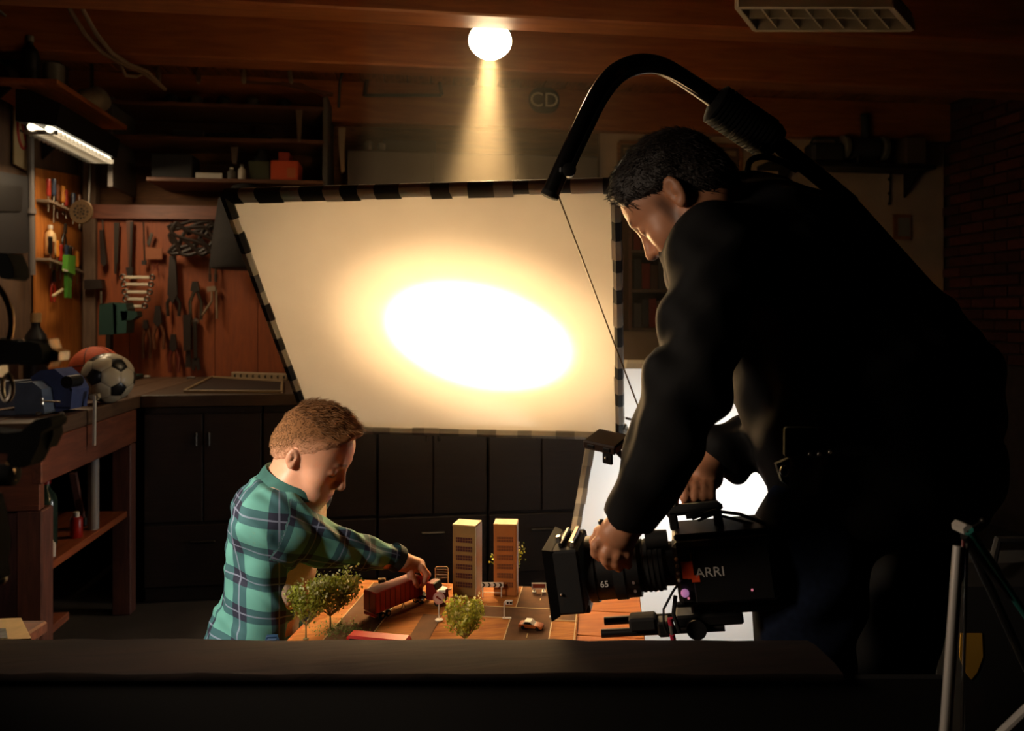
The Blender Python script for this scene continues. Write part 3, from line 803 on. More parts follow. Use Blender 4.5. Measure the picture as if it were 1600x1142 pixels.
sk = MB(); sk.bar(pz(678, 925, ZS) + EZ * .002, pz(706, 921, ZS) + EZ * .002, .004, .0035, ch=.0008)
solo('toy_kerb', sk, M_white, 'thin white toy kerb lying left of the khaki tower', 'toy kerb')

def toy_car(label, x, y, L, ang, mbody, mroof, h=0.017):
    p = pz(x, y, ZS); R = CAMROT @ yawM(ang); dx = R @ Vector((1, 0, 0)); dy = R @ Vector((0, 1, 0)); W = L * .46
    t = thing('toy_car', label, 'toy car', p)
    q = lambda a, b, c: p + dx * a + dy * b + EZ * c
    prof = [(-.5, .22), (-.5, .55), (-.36, .62), (.18, .62), (.46, .50), (.5, .40), (.5, .22)]
    MB().prism([q(a * L, -W / 2, b * h) for a, b in prof], dy * W).build('car_body', mbody, t)
    pr = [(-.34, .60), (-.24, 1.0), (.02, 1.0), (.17, .60)]
    MB().prism([q(a * L, -W * .42, b * h) for a, b in pr], dy * W * .84).build('cabin', mroof, t)
    for s_ in (-1, 1):
        MB().prism([q(a * L, s_ * W * .425, b * h) for a, b in ((-.27, .64), (-.21, .92), (-.01, .92), (.10, .64))], dy * s_ * .0006).build('side_window', M_black, t)
    r = h * .24
    for a in (-.31, .30):
        for s_ in (-1, 1):
            w = MB(); w.lathe([(r * .6, -.002), (r, -.0015), (r, .0015), (r * .6, .002)], q(a * L, s_ * W * .46, r), dy, 14); w.build('wheel', M_tyre, t)
    return t
M_orange = mat('toy_orange', '#c4642a', .35)
toy_car('orange and white toy car on the near road', 830, 981, 0.052, -16, M_orange, M_white)
toy_car('small orange toy car behind the bushy tree by the boy', 491, 921, 0.034, 20, M_orange, M_orange, .014)
# red toy bus close to the front edge, mostly hidden by the timber rail
p = pz(592, 1026, ZS); R = CAMROT @ yawM(-12); bs = thing('toy_bus', 'bright red toy bus peeping over the front timber rail', 'toy bus', p)
MB().box(p + EZ * .024, (.128, .036, .038), R, .005).build('bus_body', mat('toy_bright_red', '#b8160f', .35), bs)
MB().box(p + EZ * .034 - (R @ Vector((0, .0183, 0))), (.11, .001, .010), R).build('window_band', M_black, bs)
for a in (-.04, .04):
    for s_ in (-1, 1):
        c = p + R @ Vector((a, s_ * .016, .007)); w = MB(); w.lathe([(.004, -.003), (.007, -.002), (.007, .002), (.004, .003)], c, R @ Vector((0, 1, 0)), 14); w.build('wheel', M_tyre, bs)
bc = MB(); c = pz(426, 1003, ZT); bc.tube([c + FX * -.013 + EZ * .003, c + FX * -.011 + EZ * .012, c + FX * .010 + EZ * .013, c + FX * .013 + EZ * .003], .0035, 8); bc.box(c + EZ * .005, (.022, .012, .008), CAMROT, .002)
solo('toy_clip', bc, mat('toy_blue', '#27425f', .4), 'small blue plastic clip at the table corner by the boy', 'clip')

# ------------------------------------------------------------------ timber rail right in front of the viewer
M_rail = wood('rail_timber', '#1a0e08', '#2a180e', 'X', 0.9)
zr = 0.85
def rz(x, y): return pz(x, y, zr)
A = rz(-220, 1003); B = rz(1262, 1003); C = rz(1318, 1052); D = rz(-220, 1052)
rl = thing('workbench_rail', 'dark timber rail across the bottom of the view', 'bench', Vector(((A.x + B.x) / 2, (A.y + D.y) / 2, 0)))
n_ = 26; rv = MB(); g = random.Random(4); vv = []
sec = [(0, 0.004), (0.25, 0.008), (0.75, 0.006), (1, 0.0), (1.0, -0.012), (0, -0.10)]
for i in range(n_ + 1):
    t = i / n_; f_ = A.lerp(B, t); nr = D.lerp(C, t)
    for k, (s_, dz) in enumerate(sec):
        vv.append(f_.lerp(nr, s_) + EZ * (dz + (g.uniform(-.002, .002) if k < 4 else 0)))
m = len(sec); ff = [(i * m + k, i * m + (k + 1) % m, (i + 1) * m + (k + 1) % m, (i + 1) * m + k) for i in range(n_) for k in range(m)] + [tuple(range(m)), tuple(n_ * m + k for k in range(m))]
rv.add(vv, ff); rv.build('rail_beam', M_rail, rl, smooth=60)
fp = MB(); a_ = A.lerp(D, .80) - EZ * .012; b_ = B.lerp(C, .80) - EZ * .012; b_ = b_ + (b_ - a_).normalized() * .16
fp.prism([a_, b_, Vector((b_.x, b_.y, 0)), Vector((a_.x, a_.y, 0))], (D - A).normalized() * .02); fp.build('shade_panel', mat('shade_black', '#0a0807', .95), rl)  # black sheet added to stand for the unlit shade below the rail
# ------------------------------------------------------------------ left workbench, balls, vise
M_redwood = wood('bench_redwood', '#5e3324', '#7a4632', 'X', 0.5)
M_redwoodY = wood('bench_redwood_y', '#5e3324', '#7a4632', 'Y', 0.5)
M_redwoodZ = wood('bench_redwood_z', '#4f2f28', '#694036', 'Z', 0.6)
M_btop = wood('bench_top_wood', '#4a3526', '#604733', 'Y', 0.5)
M_steel = mat('steel', '#b0a89c', 0.3, 0.9)
M_dsteel = mat('dark_steel', '#4a4540', 0.4, 0.85)
M_iron = mat('black_iron', '#171412', 0.5, 0.4)
BX, BY, BZ = -1.3, 2.93, 1.02
lb = thing('workbench', 'reddish wooden workbench along the left wall, vise on its end', 'workbench', ((XL + BX) / 2, (BY + 3.9) / 2, 0))
for k in range(4):
    w = (BX - XL - 0.02) / 4
    MB().box((XL + 0.02 + w * (k + 0.5), (BY + YB) / 2, BZ - 0.03), (w - 0.003, YB - BY - 0.02, 0.06), None, 0.004).build('plank', M_btop, lb)
MB().box((BX - 0.02, (BY + 3.88) / 2, 0.88), (0.035, 3.88 - BY, 0.155), None, 0.004).build('front_apron', M_redwoodY, lb)
ed = MB().box(((XL + BX) / 2, BY + 0.02, 0.835), (BX - XL - 0.02, 0.036, 0.245), None, 0.004).build('end_apron', M_redwood, lb)
MB().box(((XL + BX) / 2, BY + 0.004, 0.72), (BX - XL - 0.02, 0.012, 0.02), None, 0.003).build('apron_strip', M_redwood, ed)
for k in range(3):
    w = 0.24; MB().box((BX - 0.10 - w * (k + 0.5), BY + 0.05, 0.355), (w - 0.004, 0.03, 0.71), None, 0.003).build('side_board', M_redwoodZ, lb)
MB().box((BX - 0.045, BY + 0.045, 0.355), (0.085, 0.09, 0.71), None, 0.005).build('leg', M_redwoodZ, lb)
MB().box((BX - 0.045, 3.84, 0.40), (0.085, 0.07, 0.80), None, 0.005).build('leg', M_redwoodZ, lb)
MB().box(((XL + BX) / 2, (BY + 3.88) / 2, 0.475), (BX - XL - 0.04, 3.88 - BY - 0.1, 0.03), None, 0.003).build('shelf', wood('bench_shelf', '#7a3a20', '#94502c', 'Y', 0.5), lb)
MB().box((BX - 0.04, BY + 0.16, 0.245), (0.06, 0.16, 0.03), None, 0.003).build('foot_rail', M_redwoodY, lb)

# things on the lower shelf of the workbench
def bottle(label, c, r, h, m, mc, group=None, name='bottle', cat='bottle'):
    t = thing(name, label, cat, c, group); b = MB(); b.lathe([(r * .9, 0), (r, h * .03), (r, h * .62), (r * .85, h * .72), (r * .38, h * .82), (r * .36, h * .9)], c, (0, 0, 1), 18); b.build('bottle_body', m, t)
    b = MB(); b.lathe([(r * .45, h * .88), (r * .45, h), (r * .4, h * 1.0)], c, (0, 0, 1), 14); b.build('cap', mc, t); return t
M_gglass = mat('green_glass', '#26342a', 0.2); M_redcap = mat('red_can', '#8f1a12', 0.35); M_dull = mat('dull_grey', '#5b5650', 0.6); M_pale = mat('pale_label', '#c8beb0', 0.7)
zs = 0.49
bottle('dark green bottle with a red cap on the bench shelf', Vector((BX - 0.20, BY + 0.22, zs)), 0.045, 0.24, M_gglass, M_redcap)
bottle('tall green bottle behind the red-capped one', Vector((BX - 0.14, BY + 0.34, zs)), 0.042, 0.28, M_gglass, M_redcap)
t = thing('spray_can', 'bright red spray can on the bench shelf', 'can', Vector((BX - 0.07, 3.38, zs)))
MB().lathe([(.022, 0), (.024, .004), (.024, .075), (.018, .085)], ORG[t.name], (0, 0, 1), 16).build('can_body', M_redcap, t); MB().lathe([(.012, .084), (.012, .105), (.009, .106)], ORG[t.name], (0, 0, 1), 12).build('nozzle', M_pale, t)
t = thing('paint_tin', 'dull paint tin with white label on the bench shelf', 'tin', Vector((BX - 0.30, BY + 0.52, zs)))
MB().lathe([(.075, 0), (.078, .005), (.075, .01), (.075, .15), (.079, .155), (.07, .158)], ORG[t.name], (0, 0, 1), 24).build('tin_body', M_dull, t)
MB().lathe([(.0757, .04), (.0757, .12)], ORG[t.name], (0, 0, 1), 24).build('paper_label', M_pale, t)
for (a, b, hh, lab) in ((0.05, 3.12, 0.05, 'short white stub of candle at the shelf edge'), (0.035, 3.02, 0.055, 'white tube standing nearest on the bench shelf')):
    m = MB(); c = Vector((BX - a, b, zs)); m.lathe([(.010, 0), (.011, .002), (.011, hh), (.004, hh + .006), (.003, hh + .014)], c, (0, 0, 1), 12); solo('glue_tube', m, M_pale, lab, 'tube')
m = MB(); c = Vector((BX - 0.05, 3.50, zs)); m.cyl(c, c + Vector((0, 0, 0.33)), 0.022, n=16); m.lathe([(.026, .33), (.026, .345), (.02, .35)], c, (0, 0, 1), 16); solo('grey_pipe', m, mat('grey_pipe', '#857d78', .5), 'grey plastic pipe standing upright under the workbench', 'pipe')
t = thing('hand_broom', 'hand brush leaning under the workbench', 'brush', Vector((BX - .12, 3.66, zs)))
MB().bar((BX - .12, 3.56, zs + .02), (BX - .10, 3.42, zs + .26), .03, .018, ch=.004).build('handle', M_redwoodZ, t); MB().box((BX - .12, 3.60, zs + .02), (.05, .12, .04), None, .006).build('bristles', M_iron, t)

# ---- balls
def truncated_ball(c, r):
    t = thing('football', 'black and white leather football on the workbench corner', 'football', c - Vector((0, 0, r)))
    phi = (1 + sqrt(5)) / 2
    ico = [Vector(v).normalized() for v in [(0, s1, s2 * phi) for s1 in (-1, 1) for s2 in (-1, 1)] + [(s1, s2 * phi, 0) for s1 in (-1, 1) for s2 in (-1, 1)] + [(s2 * phi, 0, s1) for s1 in (-1, 1) for s2 in (-1, 1)]]
    Rr = Euler((radians(18), radians(-24), radians(70))).to_matrix()
    ico = [Rr @ v for v in ico]; el = min((ico[0] - v).length for v in ico[1:])
    nb = {i: [j for j in range(12) if j != i and (ico[i] - ico[j]).length < el * 1.1] for i in range(12)}
    def panel(poly, m, name):
        cen = sum(poly, Vector()) / len(poly); mb = MB(); N = 5; k = len(poly)
        vv = [cen.normalized() * r]; ff = []
        for ring in range(1, N + 1):
            s = ring / N
            for i in range(k):
                for q in range(2):
                    e = poly[i].lerp(poly[(i + 1) % k], q / 2); p = cen.lerp(e, s * 0.975).normalized()
                    vv.append(p * (r if ring < N else r * 0.985))
        kk = k * 2
        for i in range(kk): ff.append((0, 1 + i, 1 + (i + 1) % kk))
        for ring in range(N - 1):
            for i in range(kk): a = 1 + ring * kk; b = a + kk; ff.append((a + i, b + i, b + (i + 1) % kk, a + (i + 1) % kk))
        mb.add([c + v for v in vv], ff); mb.build(name, m, t, smooth=60)
    Mk = mat('ball_black', '#0e0d0d', .35); Mw = mat('ball_white', '#b8ac92', .35)
    MB().sph(c, r * 0.982, 24, 16).build('bladder', mat('ball_seam', '#4a4038', .7), t)
    for i in range(12):
        ring = sorted(nb[i], key=lambda j: atan2((ico[j] - ico[i]).dot(frame_of(ico[i])[1]), (ico[j] - ico[i]).dot(frame_of(ico[i])[2])))
        panel([ico[i].lerp(ico[j], 1 / 3) for j in ring], Mk, 'pentagon_panel')
    done = set()
    for i in range(12):
        for j in nb[i]:
            for k in nb[i]:
                if k in nb[j] and tuple(sorted((i, j, k))) not in done:
                    done.add(tuple(sorted((i, j, k)))); a, b, d = ico[i], ico[j], ico[k]
                    panel([a.lerp(b, 1 / 3), a.lerp(b, 2 / 3), b.lerp(d, 1 / 3), b.lerp(d, 2 / 3), d.lerp(a, 1 / 3), d.lerp(a, 2 / 3)], Mw, 'hexagon_panel')
truncated_ball(Vector((px(169, 591, 3.40).x, px(169, 591, 3.40).y, BZ + 0.11)), 0.11)
c = px(150, 580, 3.66); c.z = BZ + 0.12
t = thing('basketball', 'orange basketball behind the football', 'basketball', c - Vector((0, 0, .12)))
MB().sph(c, .12, 32, 20).build('ball_skin', mat('basket_orange', '#b4440c', .75, var=.1, scale=90, bump=.3), t)
for ax in ((1, 0, 0.2), (0.2, 1, 0.1), (0, 0.3, 1)):
    a, u, v = frame_of(ax); MB().tube([c + (u * cos(k * pi / 18) + v * sin(k * pi / 18)) * .1195 for k in range(36)], .0022, 6, closed=True).build('seam', M_iron, t)

# ---- vise
M_vise = mat('vise_blue', '#5a6678', .45, var=.15, scale=20); M_visel = mat('vise_grey', '#6f7584', .4, .3, var=.15, scale=20)
vd = 2.98
v0 = px(70, 640, vd); v0.z = BZ
vs_ = thing('bench_vise', 'blue iron bench vise bolted to the near end of the workbench', 'vise', v0)
MB().prism([px(x, y, vd + .10) for x, y in ((8, 594), (54, 592), (54, 630), (20, 634), (8, 628))], FYc * -.10).build('moving_jaw', M_visel, vs_)
MB().prism([px(x, y, vd + .12) for x, y in ((56, 594), (84, 592), (98, 603), (103, 640), (58, 640))], FYc * -.14).build('fixed_jaw', M_vise, vs_)
MB().prism([px(x, y, vd + .17) for x, y in ((76, 586), (90, 576), (112, 573), (130, 588), (139, 604), (136, 634), (104, 640))], FYc * -.12).build('vise_body', mat('vise_deep_blue', '#3f4a74', .45, var=.15, scale=20), vs_)
MB().prism([px(x, y, vd + .15) for x, y in ((40, 634), (104, 634), (102, 645), (40, 645))], FYc * -.16).build('base', M_visel, vs_)
MB().cyl(px(104, 597, vd - .02), px(122, 594, vd + .05), .024, n=18).build('clamp_knob', M_iron, vs_)
sc_ = MB().cyl(px(66, 622, vd - .05), px(66, 632, vd - .05), .006, n=10).build('screw', M_steel, vs_)
MB().cyl(px(70, 627, vd - .05), px(94, 628, vd - .05), .0035, n=8).build('handle_bar', M_steel, vs_)
for x in (60, 96): MB().lathe([(.010, 0), (.010, .008), (.006, .012)], px(x, 648, vd - .04), (0, 0, 1), 6).build('bolt', M_steel, vs_)
# bar clamp hanging on the bench edge
t = thing('bar_clamp', 'slim steel bar clamp hanging from the bench front below the football', 'clamp', px(147, 696, 3.12))
MB().bar(px(148, 618, 3.12), px(147, 696, 3.12), .009, .012, up=FYc).build('bar', mat('clamp_bright', '#cfc6b6', .35, .2), t)
MB().prism([px(x, y, 3.12) for x, y in ((139, 617), (152, 615), (154, 621), (150, 626), (140, 623))], FYc * .02).build('head', mat('clamp_cream', '#9a8a6c', .5), t)

# ---- stool and magazine at the lower left
sx = pz(8, 992, .69)
t = thing('stool', 'small wooden stool at the lower left, magazine on top', 'stool', Vector((sx.x, sx.y, 0)))
MB().box((sx.x - .055, sx.y, .672), (.19, .20, .03), CAMROT, .005).build('seat', M_redwood, t)
for a in (-.07, .07):
    for b in (-.07, .07): MB().box(Vector((sx.x - .055, sx.y, .33)) + CAMROT @ Vector((a, b, 0)), (.03, .03, .66), CAMROT, .003).build('leg', M_redwoodZ, t)
t = thing('magazine', 'cream magazine with a small photo lying on the stool', 'magazine', Vector((sx.x, sx.y, .688)))
zz = .689
MB().prism([pz(x, y, zz) for x, y in ((-40, 976), (33, 973), (49, 1006), (-50, 1010))], (0, 0, .012)).build('cover', mat('magazine_cream', '#cbb48c', .6, var=.1, scale=30), t)
MB().prism([pz(x, y, zz + .0122) for x, y in ((-12, 983), (9, 982), (12, 997), (-12, 998))], (0, 0, .0008)).build('cover_photo', mat('magazine_photo', '#5d6472', .5, var=.5, scale=50), t)

# ------------------------------------------------------------------ back bench: cabinets and worktop
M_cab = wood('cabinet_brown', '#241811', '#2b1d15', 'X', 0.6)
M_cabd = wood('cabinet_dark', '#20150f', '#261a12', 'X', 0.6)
BBY = 3.92
wt = MB().box(((BX + 1.52) / 2, (BBY + YB) / 2, BZ - 0.03), (1.52 - BX, YB - BBY - 0.01, 0.06), None, 0.004)
solo('worktop', wt, wood('worktop_wood', '#3c2b1e', '#4f3b2a', 'X', 0.5), 'long wooden worktop along the back wall', 'worktop')
for k in range(5):
    x0 = BX + 0.01 + k * 0.562; x1 = x0 + 0.556; xc = (x0 + x1) / 2
    lab = ['brown base cabinet in the corner behind the boy', 'second brown base cabinet from the left, behind the boy', 'brown base cabinet behind the khaki toy tower', 'brown base cabinet behind the orange toy tower', 'brown base cabinet behind the white backlit screen'][k]
    t = thing('base_cabinet', lab, 'cabinet', (xc, BBY + .3, 0), 'base cabinets under the worktop')
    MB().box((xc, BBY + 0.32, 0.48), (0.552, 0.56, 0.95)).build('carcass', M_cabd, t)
    for s_ in (-1, 1):
        d = MB().box((xc + s_ * .139, BBY + 0.028, 0.66), (0.272, 0.022, 0.53), None, .003).build('door', M_cab, t)
        MB().box((xc + s_ * .03, BBY + 0.008, 0.80), (0.012, 0.02, 0.07), None, .004).build('handle', M_dsteel, d)
    d = MB().box((xc, BBY + 0.028, 0.23), (0.55, 0.022, 0.30), None, .003).build('drawer', M_cab, t)
    MB().box((xc, BBY + 0.006, 0.30), (0.12, 0.02, 0.012), None, .004).build('handle', M_dsteel, d)
    MB().box((xc, BBY + 0.06, 0.035), (0.55, 0.02, 0.07)).build('plinth', M_iron, t)
# things on the worktop
t = thing('tray_frame', 'flat wooden tray frame lying on the back worktop', 'tray', pz(370, 600, BZ))
cs_ = [pz(x, y, BZ + .008) for x, y in ((288, 611), (331, 589), (441, 596), (440, 612))]
for i in range(4): MB().bar(cs_[i], cs_[(i + 1) % 4], .012, .014, ch=.002).build('rim', mat('tray_pale', '#8a7252', .5), t)
MB().prism([p - Vector((0, 0, .006)) for p in cs_], (0, 0, .004)).build('tray_floor', M_cabd, t)
t = thing('drill_block', 'pale strip with a row of round holes on the worktop', 'holder', pz(408, 586, BZ))
a = pz(365, 586, BZ + .02); b = pz(452, 589, BZ + .02); MB().bar(a, b, .05, .04, ch=.004).build('block', mat('drill_pale', '#8d785c', .6), t)
for k in range(9): p = a.lerp(b, .06 + k * .11); MB().lathe([(.012, -.002), (.012, .002)], p + Vector((0, -.026, 0)), (0, 1, 0), 12).build('hole', M_iron, t)
m = MB(); m.box(pz(230, 590, BZ) + Vector((0, 0, .008)), (.035, .02, .016), None, .004); solo('eraser_block', m, M_pale, 'small white block on the worktop right of the football', 'block')
m = MB(); p = pz(297, 592, BZ); m.tube([p + Vector((-.02, 0, .006)), p + Vector((0, .01, .010)), p + Vector((.03, 0, .006))], .006, 8); solo('chalk_stub', m, M_dull, 'grey stub lying on the worktop near the tray', 'stub')
# ------------------------------------------------------------------ left wall: strip light, signs, tool racks
FXc, FZ = -1.75, 2.31
fl = thing('strip_light', 'long fluorescent strip light glowing over the left workbench', 'lamp', (FXc, 4.30, FZ))
ya, yb_ = 3.92, 4.68
MB().prism([(FXc - .11, ya, FZ + .02), (FXc + .07, ya, FZ), (FXc + .09, ya, FZ + .11), (FXc - .05, ya, FZ + .17), (FXc - .11, ya, FZ + .17)], (0, yb_ - ya, 0)).build('housing', M_iron, fl)
M_tube = mat('tube_glow', '#fff3d8', .5, emit=(1.0, 0.86, 0.62, 1), estr=2.5)
MB().cyl((FXc - .05, ya + .02, FZ - .002), (FXc - .05, yb_ - .02, FZ - .002), .018, n=14).build('tube', M_tube, fl)
MB().cyl((FXc + .03, ya + .02, FZ - .008), (FXc + .03, yb_ - .02, FZ - .008), .018, n=14).build('tube', M_tube, fl)
for k in range(16):
    y = ya + .03 + k * (yb_ - ya - .06) / 15; MB().box((FXc - .01, y, FZ - .024), (.15, .003, .022)).build('louvre', M_steel, fl)
al = bpy.data.lights.new('strip_light_glow', 'AREA'); al.shape = 'RECTANGLE'; al.size = .10; al.size_y = yb_ - ya; al.energy = 10; al.color = (1.0, 0.74, 0.45)
ao = bpy.data.objects.new('strip_light_glow', al); COL.objects.link(ao); ao.parent = fl; ao.location = Vector((FXc, 4.30, FZ - .045)) - ORG[fl.name]; ao.rotation_euler = (0, radians(-12), 0)
# shelf over the strip light with clutter
t = thing('wall_shelf', 'orange wooden shelf board above the strip light', 'shelf', (-1.9, 4.1, 2.5))
MB().box((-1.86, 4.34, 2.515), (.40, .90, .025), None, .003).build('board', wood('shelf_orange', '#8a4a22', '#a86030', 'Y'), t)
for y in (3.96, 4.70): MB().prism([(-2.09, y, 2.50), (-1.90, y, 2.50), (-2.09, y, 2.30)], (0, .015, 0)).build('bracket', M_iron, t)
M_cloth = mat('rag_cream', '#8a7a66', .95, var=.2, scale=12, bump=.5)
zz = 2.528
m = MB(); g = random.Random(3)
m.sph((-1.76, 4.55, zz + .075), (.09, .10, .08), 18, 12); m.v = [(x + .012 * sin(40 * y + 9 * z), y + .012 * sin(37 * z + 5 * x), max(zz, z + .015 * sin(33 * x + 21 * y))) for x, y, z in m.v]
solo('rag', m, M_cloth, 'crumpled cream rag on the shelf above the strip light', 'rag')
bottle('dark bottle on the shelf above the strip light', Vector((-1.84, 4.02, zz)), .04, .24, M_iron, M_dull)
m = MB(); m.lathe([(.05, 0), (.05, .16), (.052, .165), (.03, .17)], (-1.82, 4.22, zz), (0, 0, 1), 20); solo('tin_can', m, M_dull, 'grey tin can beside the dark bottle on the high shelf', 'tin')
t = thing('folded_hose', 'loop of thin grey hose behind the high shelf tins', 'hose', (-2.0, 4.0, zz)); MB().tube([(-2.0, 3.7, zz + .32), (-1.97, 3.85, zz + .36), (-1.95, 4.05, zz + .33), (-1.97, 4.2, zz + .22), (-2.0, 4.3, zz + .01)], .007, 8).build('hose_loop', M_dull, t)
# conduit and signs
m = MB(); m.tube([pX(54, -40, -2.05), pX(50, 40, -2.05), pX(46, 80, -2.05), pX(48, 270, -2.05), pX(50, 430, -2.05)], .018, 10)
for y in (50, 200, 330): m.lathe([(.026, -.015), (.026, .015)], pX(48, y, -2.05), (0, 0, 1), 12)
solo('conduit', m, mat('conduit_grey', '#5d5653', .5), 'grey conduit running down the left wall', 'pipe')
wx = -2.085
def lw(x, y, X=wx): return pX(x, y, X)
t = thing('warning_sign', 'cream warning sign with a red struck-through circle on the left wall', 'sign', lw(33, 268))
MB().prism([lw(20, 141), lw(46, 157), lw(46, 270), lw(20, 256)], (.008, 0, 0)).build('plate', mat('sign_cream', '#a8926c', .7), t)
cc = (lw(33, 200) + Vector((.01, 0, 0))); ry = abs(lw(44, 200).y - lw(22, 200).y) / 2 * .8; rz_ = .11
MB().tube([cc + Vector((0, cos(k * pi / 16) * ry, sin(k * pi / 16) * rz_)) for k in range(32)], .008, 6, closed=True).build('ring', mat('sign_red_ring', '#9a2a20', .6), t)
MB().bar(cc + Vector((0, -ry * .7, rz_ * .7)), cc + Vector((0, ry * .7, -rz_ * .7)), .006, .016).build('slash', MATS['sign_red_ring'], t)
m = MB(); m.bar(cc + Vector((-.002, -ry * .5, -.02)), cc + Vector((-.002, ry * .5, -.02)), .004, .012); m.tube([cc + Vector((0, ry * .3, -.01)), cc + Vector((0, ry * .1, .03)), cc + Vector((0, ry * .35, .06))], .004, 6); m.build('cigarette_mark', M_iron, t)
t = thing('green_sign', 'dark green panel with a cream strip high on the left wall', 'sign', lw(10, 105))
MB().prism([lw(-30, 20), lw(28, 58), lw(27, 92), lw(10, 104), lw(-30, 84)], (.008, 0, 0)).build('green_panel', mat('sign_green', '#1d4a2a', .6), t)
MB().prism([lw(-30, 0, wx + .012), lw(-10, 5, wx + .012), lw(29, 45, wx + .012), lw(27, 60, wx + .012), lw(-30, 25, wx + .012)], (.008, 0, 0)).build('cream_strip', mat('strip_cream', '#97836a', .7), t)
# black wall box under the sign
t = thing('wall_box', 'black box hanging on the left wall under the warning sign', 'box', lw(20, 400))
MB().prism([lw(-40, 262), lw(36, 276), lw(35, 395), lw(-40, 400)], (.03, 0, 0)).build('box_body', mat('box_black', '#120f10', .6), t)
MB().prism([lw(-20, 285, wx + .032), lw(34, 292, wx + .032), lw(32, 330, wx + .032), lw(-20, 330, wx + .032)], (.006, 0, 0)).build('box_door', M_iron, t)
# tool board with racks
t = thing('tool_board', 'orange plywood tool board lit by the strip light', 'board', lw(85, 520))
MB().prism([lw(52, 262), lw(124, 275), lw(124, 575), lw(52, 590)], (.012, 0, 0)).build('board', wood('tool_ply', '#a05a22', '#c47a34', 'Z', .6), t)
rk = []
for y0, y1 in ((313, 338), (405, 425)):
    a = lw(52, y0) + Vector((.05, 0, 0)); b = lw(108, y1) + Vector((.05, 0, 0))
    MB().bar(a, b, .075, .016, ch=.002).build('rack', mat('rack_grey', '#7d6a58', .5), t); rk.append((a, b))
cols = [('red', '#8f2418'), ('black', '#15110f'), ('amber', '#c07a2a'), ('blue', '#28344a'), ('brown', '#6a3a1e')]
def screwdriver(p, L, m, label, group, flip=False):
    s_ = -1 if flip else 1
    t = thing('screwdriver', label, 'screwdriver', p, group)
    a, u, v = frame_of((0, 0, s_))
    MB().lathe([(.004, 0), (.011, .006), (.013, .03), (.010, .06), (.013, .085), (.011, .098), (.005, .10)], p, (0, 0, s_), 10).build('handle', m, t)
    MB().cyl(p - a * L, p, .003, n=8).build('blade', M_steel, t)
names_ = ['first', 'second', 'third', 'fourth', 'fifth', 'sixth', 'seventh', 'eighth', 'ninth']
for r, (a, b) in enumerate(rk):
    n = 9 if r == 0 else 8
    for k in range(n):
        p = a.lerp(b, .05 + k * .9 / (n - 1)) + Vector((random.uniform(.0, .03), 0, random.uniform(.0, .03)))
        cn, ch = cols[(k * 3 + r) % 5]
        screwdriver(p + Vector((0, 0, .012)), random.uniform(.07, .12), mat('handle_' + cn, ch, .3), '%s-handled screwdriver, %s from the left in the %s rack' % (cn, names_[k], ['upper', 'lower'][r]), 'screwdrivers in the %s rack' % ['upper', 'lower'][r])
# pliers, jars and a brush on the board
def pliers(label, p, L, mh, X=(0, 1, 0), cat='pliers', name='pliers', spread_=.022):
    X = Vector(X); t = thing(name, label, cat, p)
    m = MB(); m.prism([p + X * a + Vector((0, 0, z)) for a, z in ((-.012, 0), (.012, 0), (.010, L * .22), (.003, L * .36), (-.003, L * .36), (-.010, L * .22))], X.cross(Vector((0, 0, 1))) * .012); m.build('jaws', M_dsteel, t)
    for s_ in (-1, 1): MB().tube([p + X * .006 * s_, p + X * spread_ * s_ + Vector((0, 0, -L * .2)), p + X * spread_ * 1.1 * s_ + Vector((0, 0, -L * .45)), p + X * spread_ * .8 * s_ + Vector((0, 0, -L * .62))], .006, 8).build('handle', mh, t)
    return t
pliers('red-handled pliers hanging on the orange tool board', lw(74, 440) + Vector((.03, 0, 0)), .19, mat('handle_red', '#8f2418', .3))
pliers('black-handled pliers hanging below the upper rack', lw(92, 365) + Vector((.03, 0, 0)), .17, mat('handle_black', '#15110f', .3))
bottle('pale squeeze bottle hanging among the tools', lw(67, 398) + Vector((.04, 0, 0)), .03, .17, mat('pale_bottle', '#c9a878', .4), M_pale)
t = thing('spirit_level', 'bright green two-part gauge hanging on the left tool board', 'gauge', lw(103, 470))
MB().prism([lw(98, 398, -2.0), lw(110, 400, -2.0), lw(109, 430, -2.0), lw(97, 424, -2.0)], (.03, 0, 0)).build('head', mat('gauge_green', '#4f8a2e', .4), t)
MB().prism([lw(100, 426, -2.0), lw(107, 428, -2.0), lw(106, 466, -2.0), lw(100, 465, -2.0)], (.02, 0, 0)).build('blade', mat('gauge_green2', '#3f7a2a', .4), t)
MB().prism([lw(98, 420, -1.965), lw(105, 422, -1.965), lw(105, 425, -1.965), lw(98, 423, -1.965)], (.004, 0, 0)).build('pale_cap', M_pale, t)  # pale strip across the gauge
m = MB(); m.bar(lw(82, 463, -2.0), lw(98, 452, -2.0), .012, .014, ch=.002); solo('folding_rule', m, mat('rule_pale', '#c7b48c', .5), 'pale folding rule sticking out under the green gauge', 'rule')
# bottles and crate under the board on the workbench
bottle('black spray bottle with cream cap in the left corner', Vector((-1.86, 4.12, BZ)), .055, .40, mat('bottle_black', '#1a1718', .4), mat('cap_cream', '#b89a6a', .4))
bottle('brown oil bottle beside the black spray bottle', Vector((-1.93, 3.98, BZ)), .05, .28, mat('bottle_brown', '#3a261c', .4), M_dull)
t = thing('parts_crate', 'dark crate with pale paper bundles behind the vise', 'crate', pz(45, 596, BZ))
c = pz(45, 596, BZ); MB().box(c + Vector((0, 0, .11)), (.30, .22, .22), None, .006).build('crate_body', mat('crate_brown', '#2e2220', .7), t)
for k in range(5): MB().box(c + Vector((-.03 + k * .035, -.06, .235)), (.03, .06, .03), yawM(10 * k - 20), .006).build('paper_bundle', mat('paper_bundle', '#a08460', .8), t)
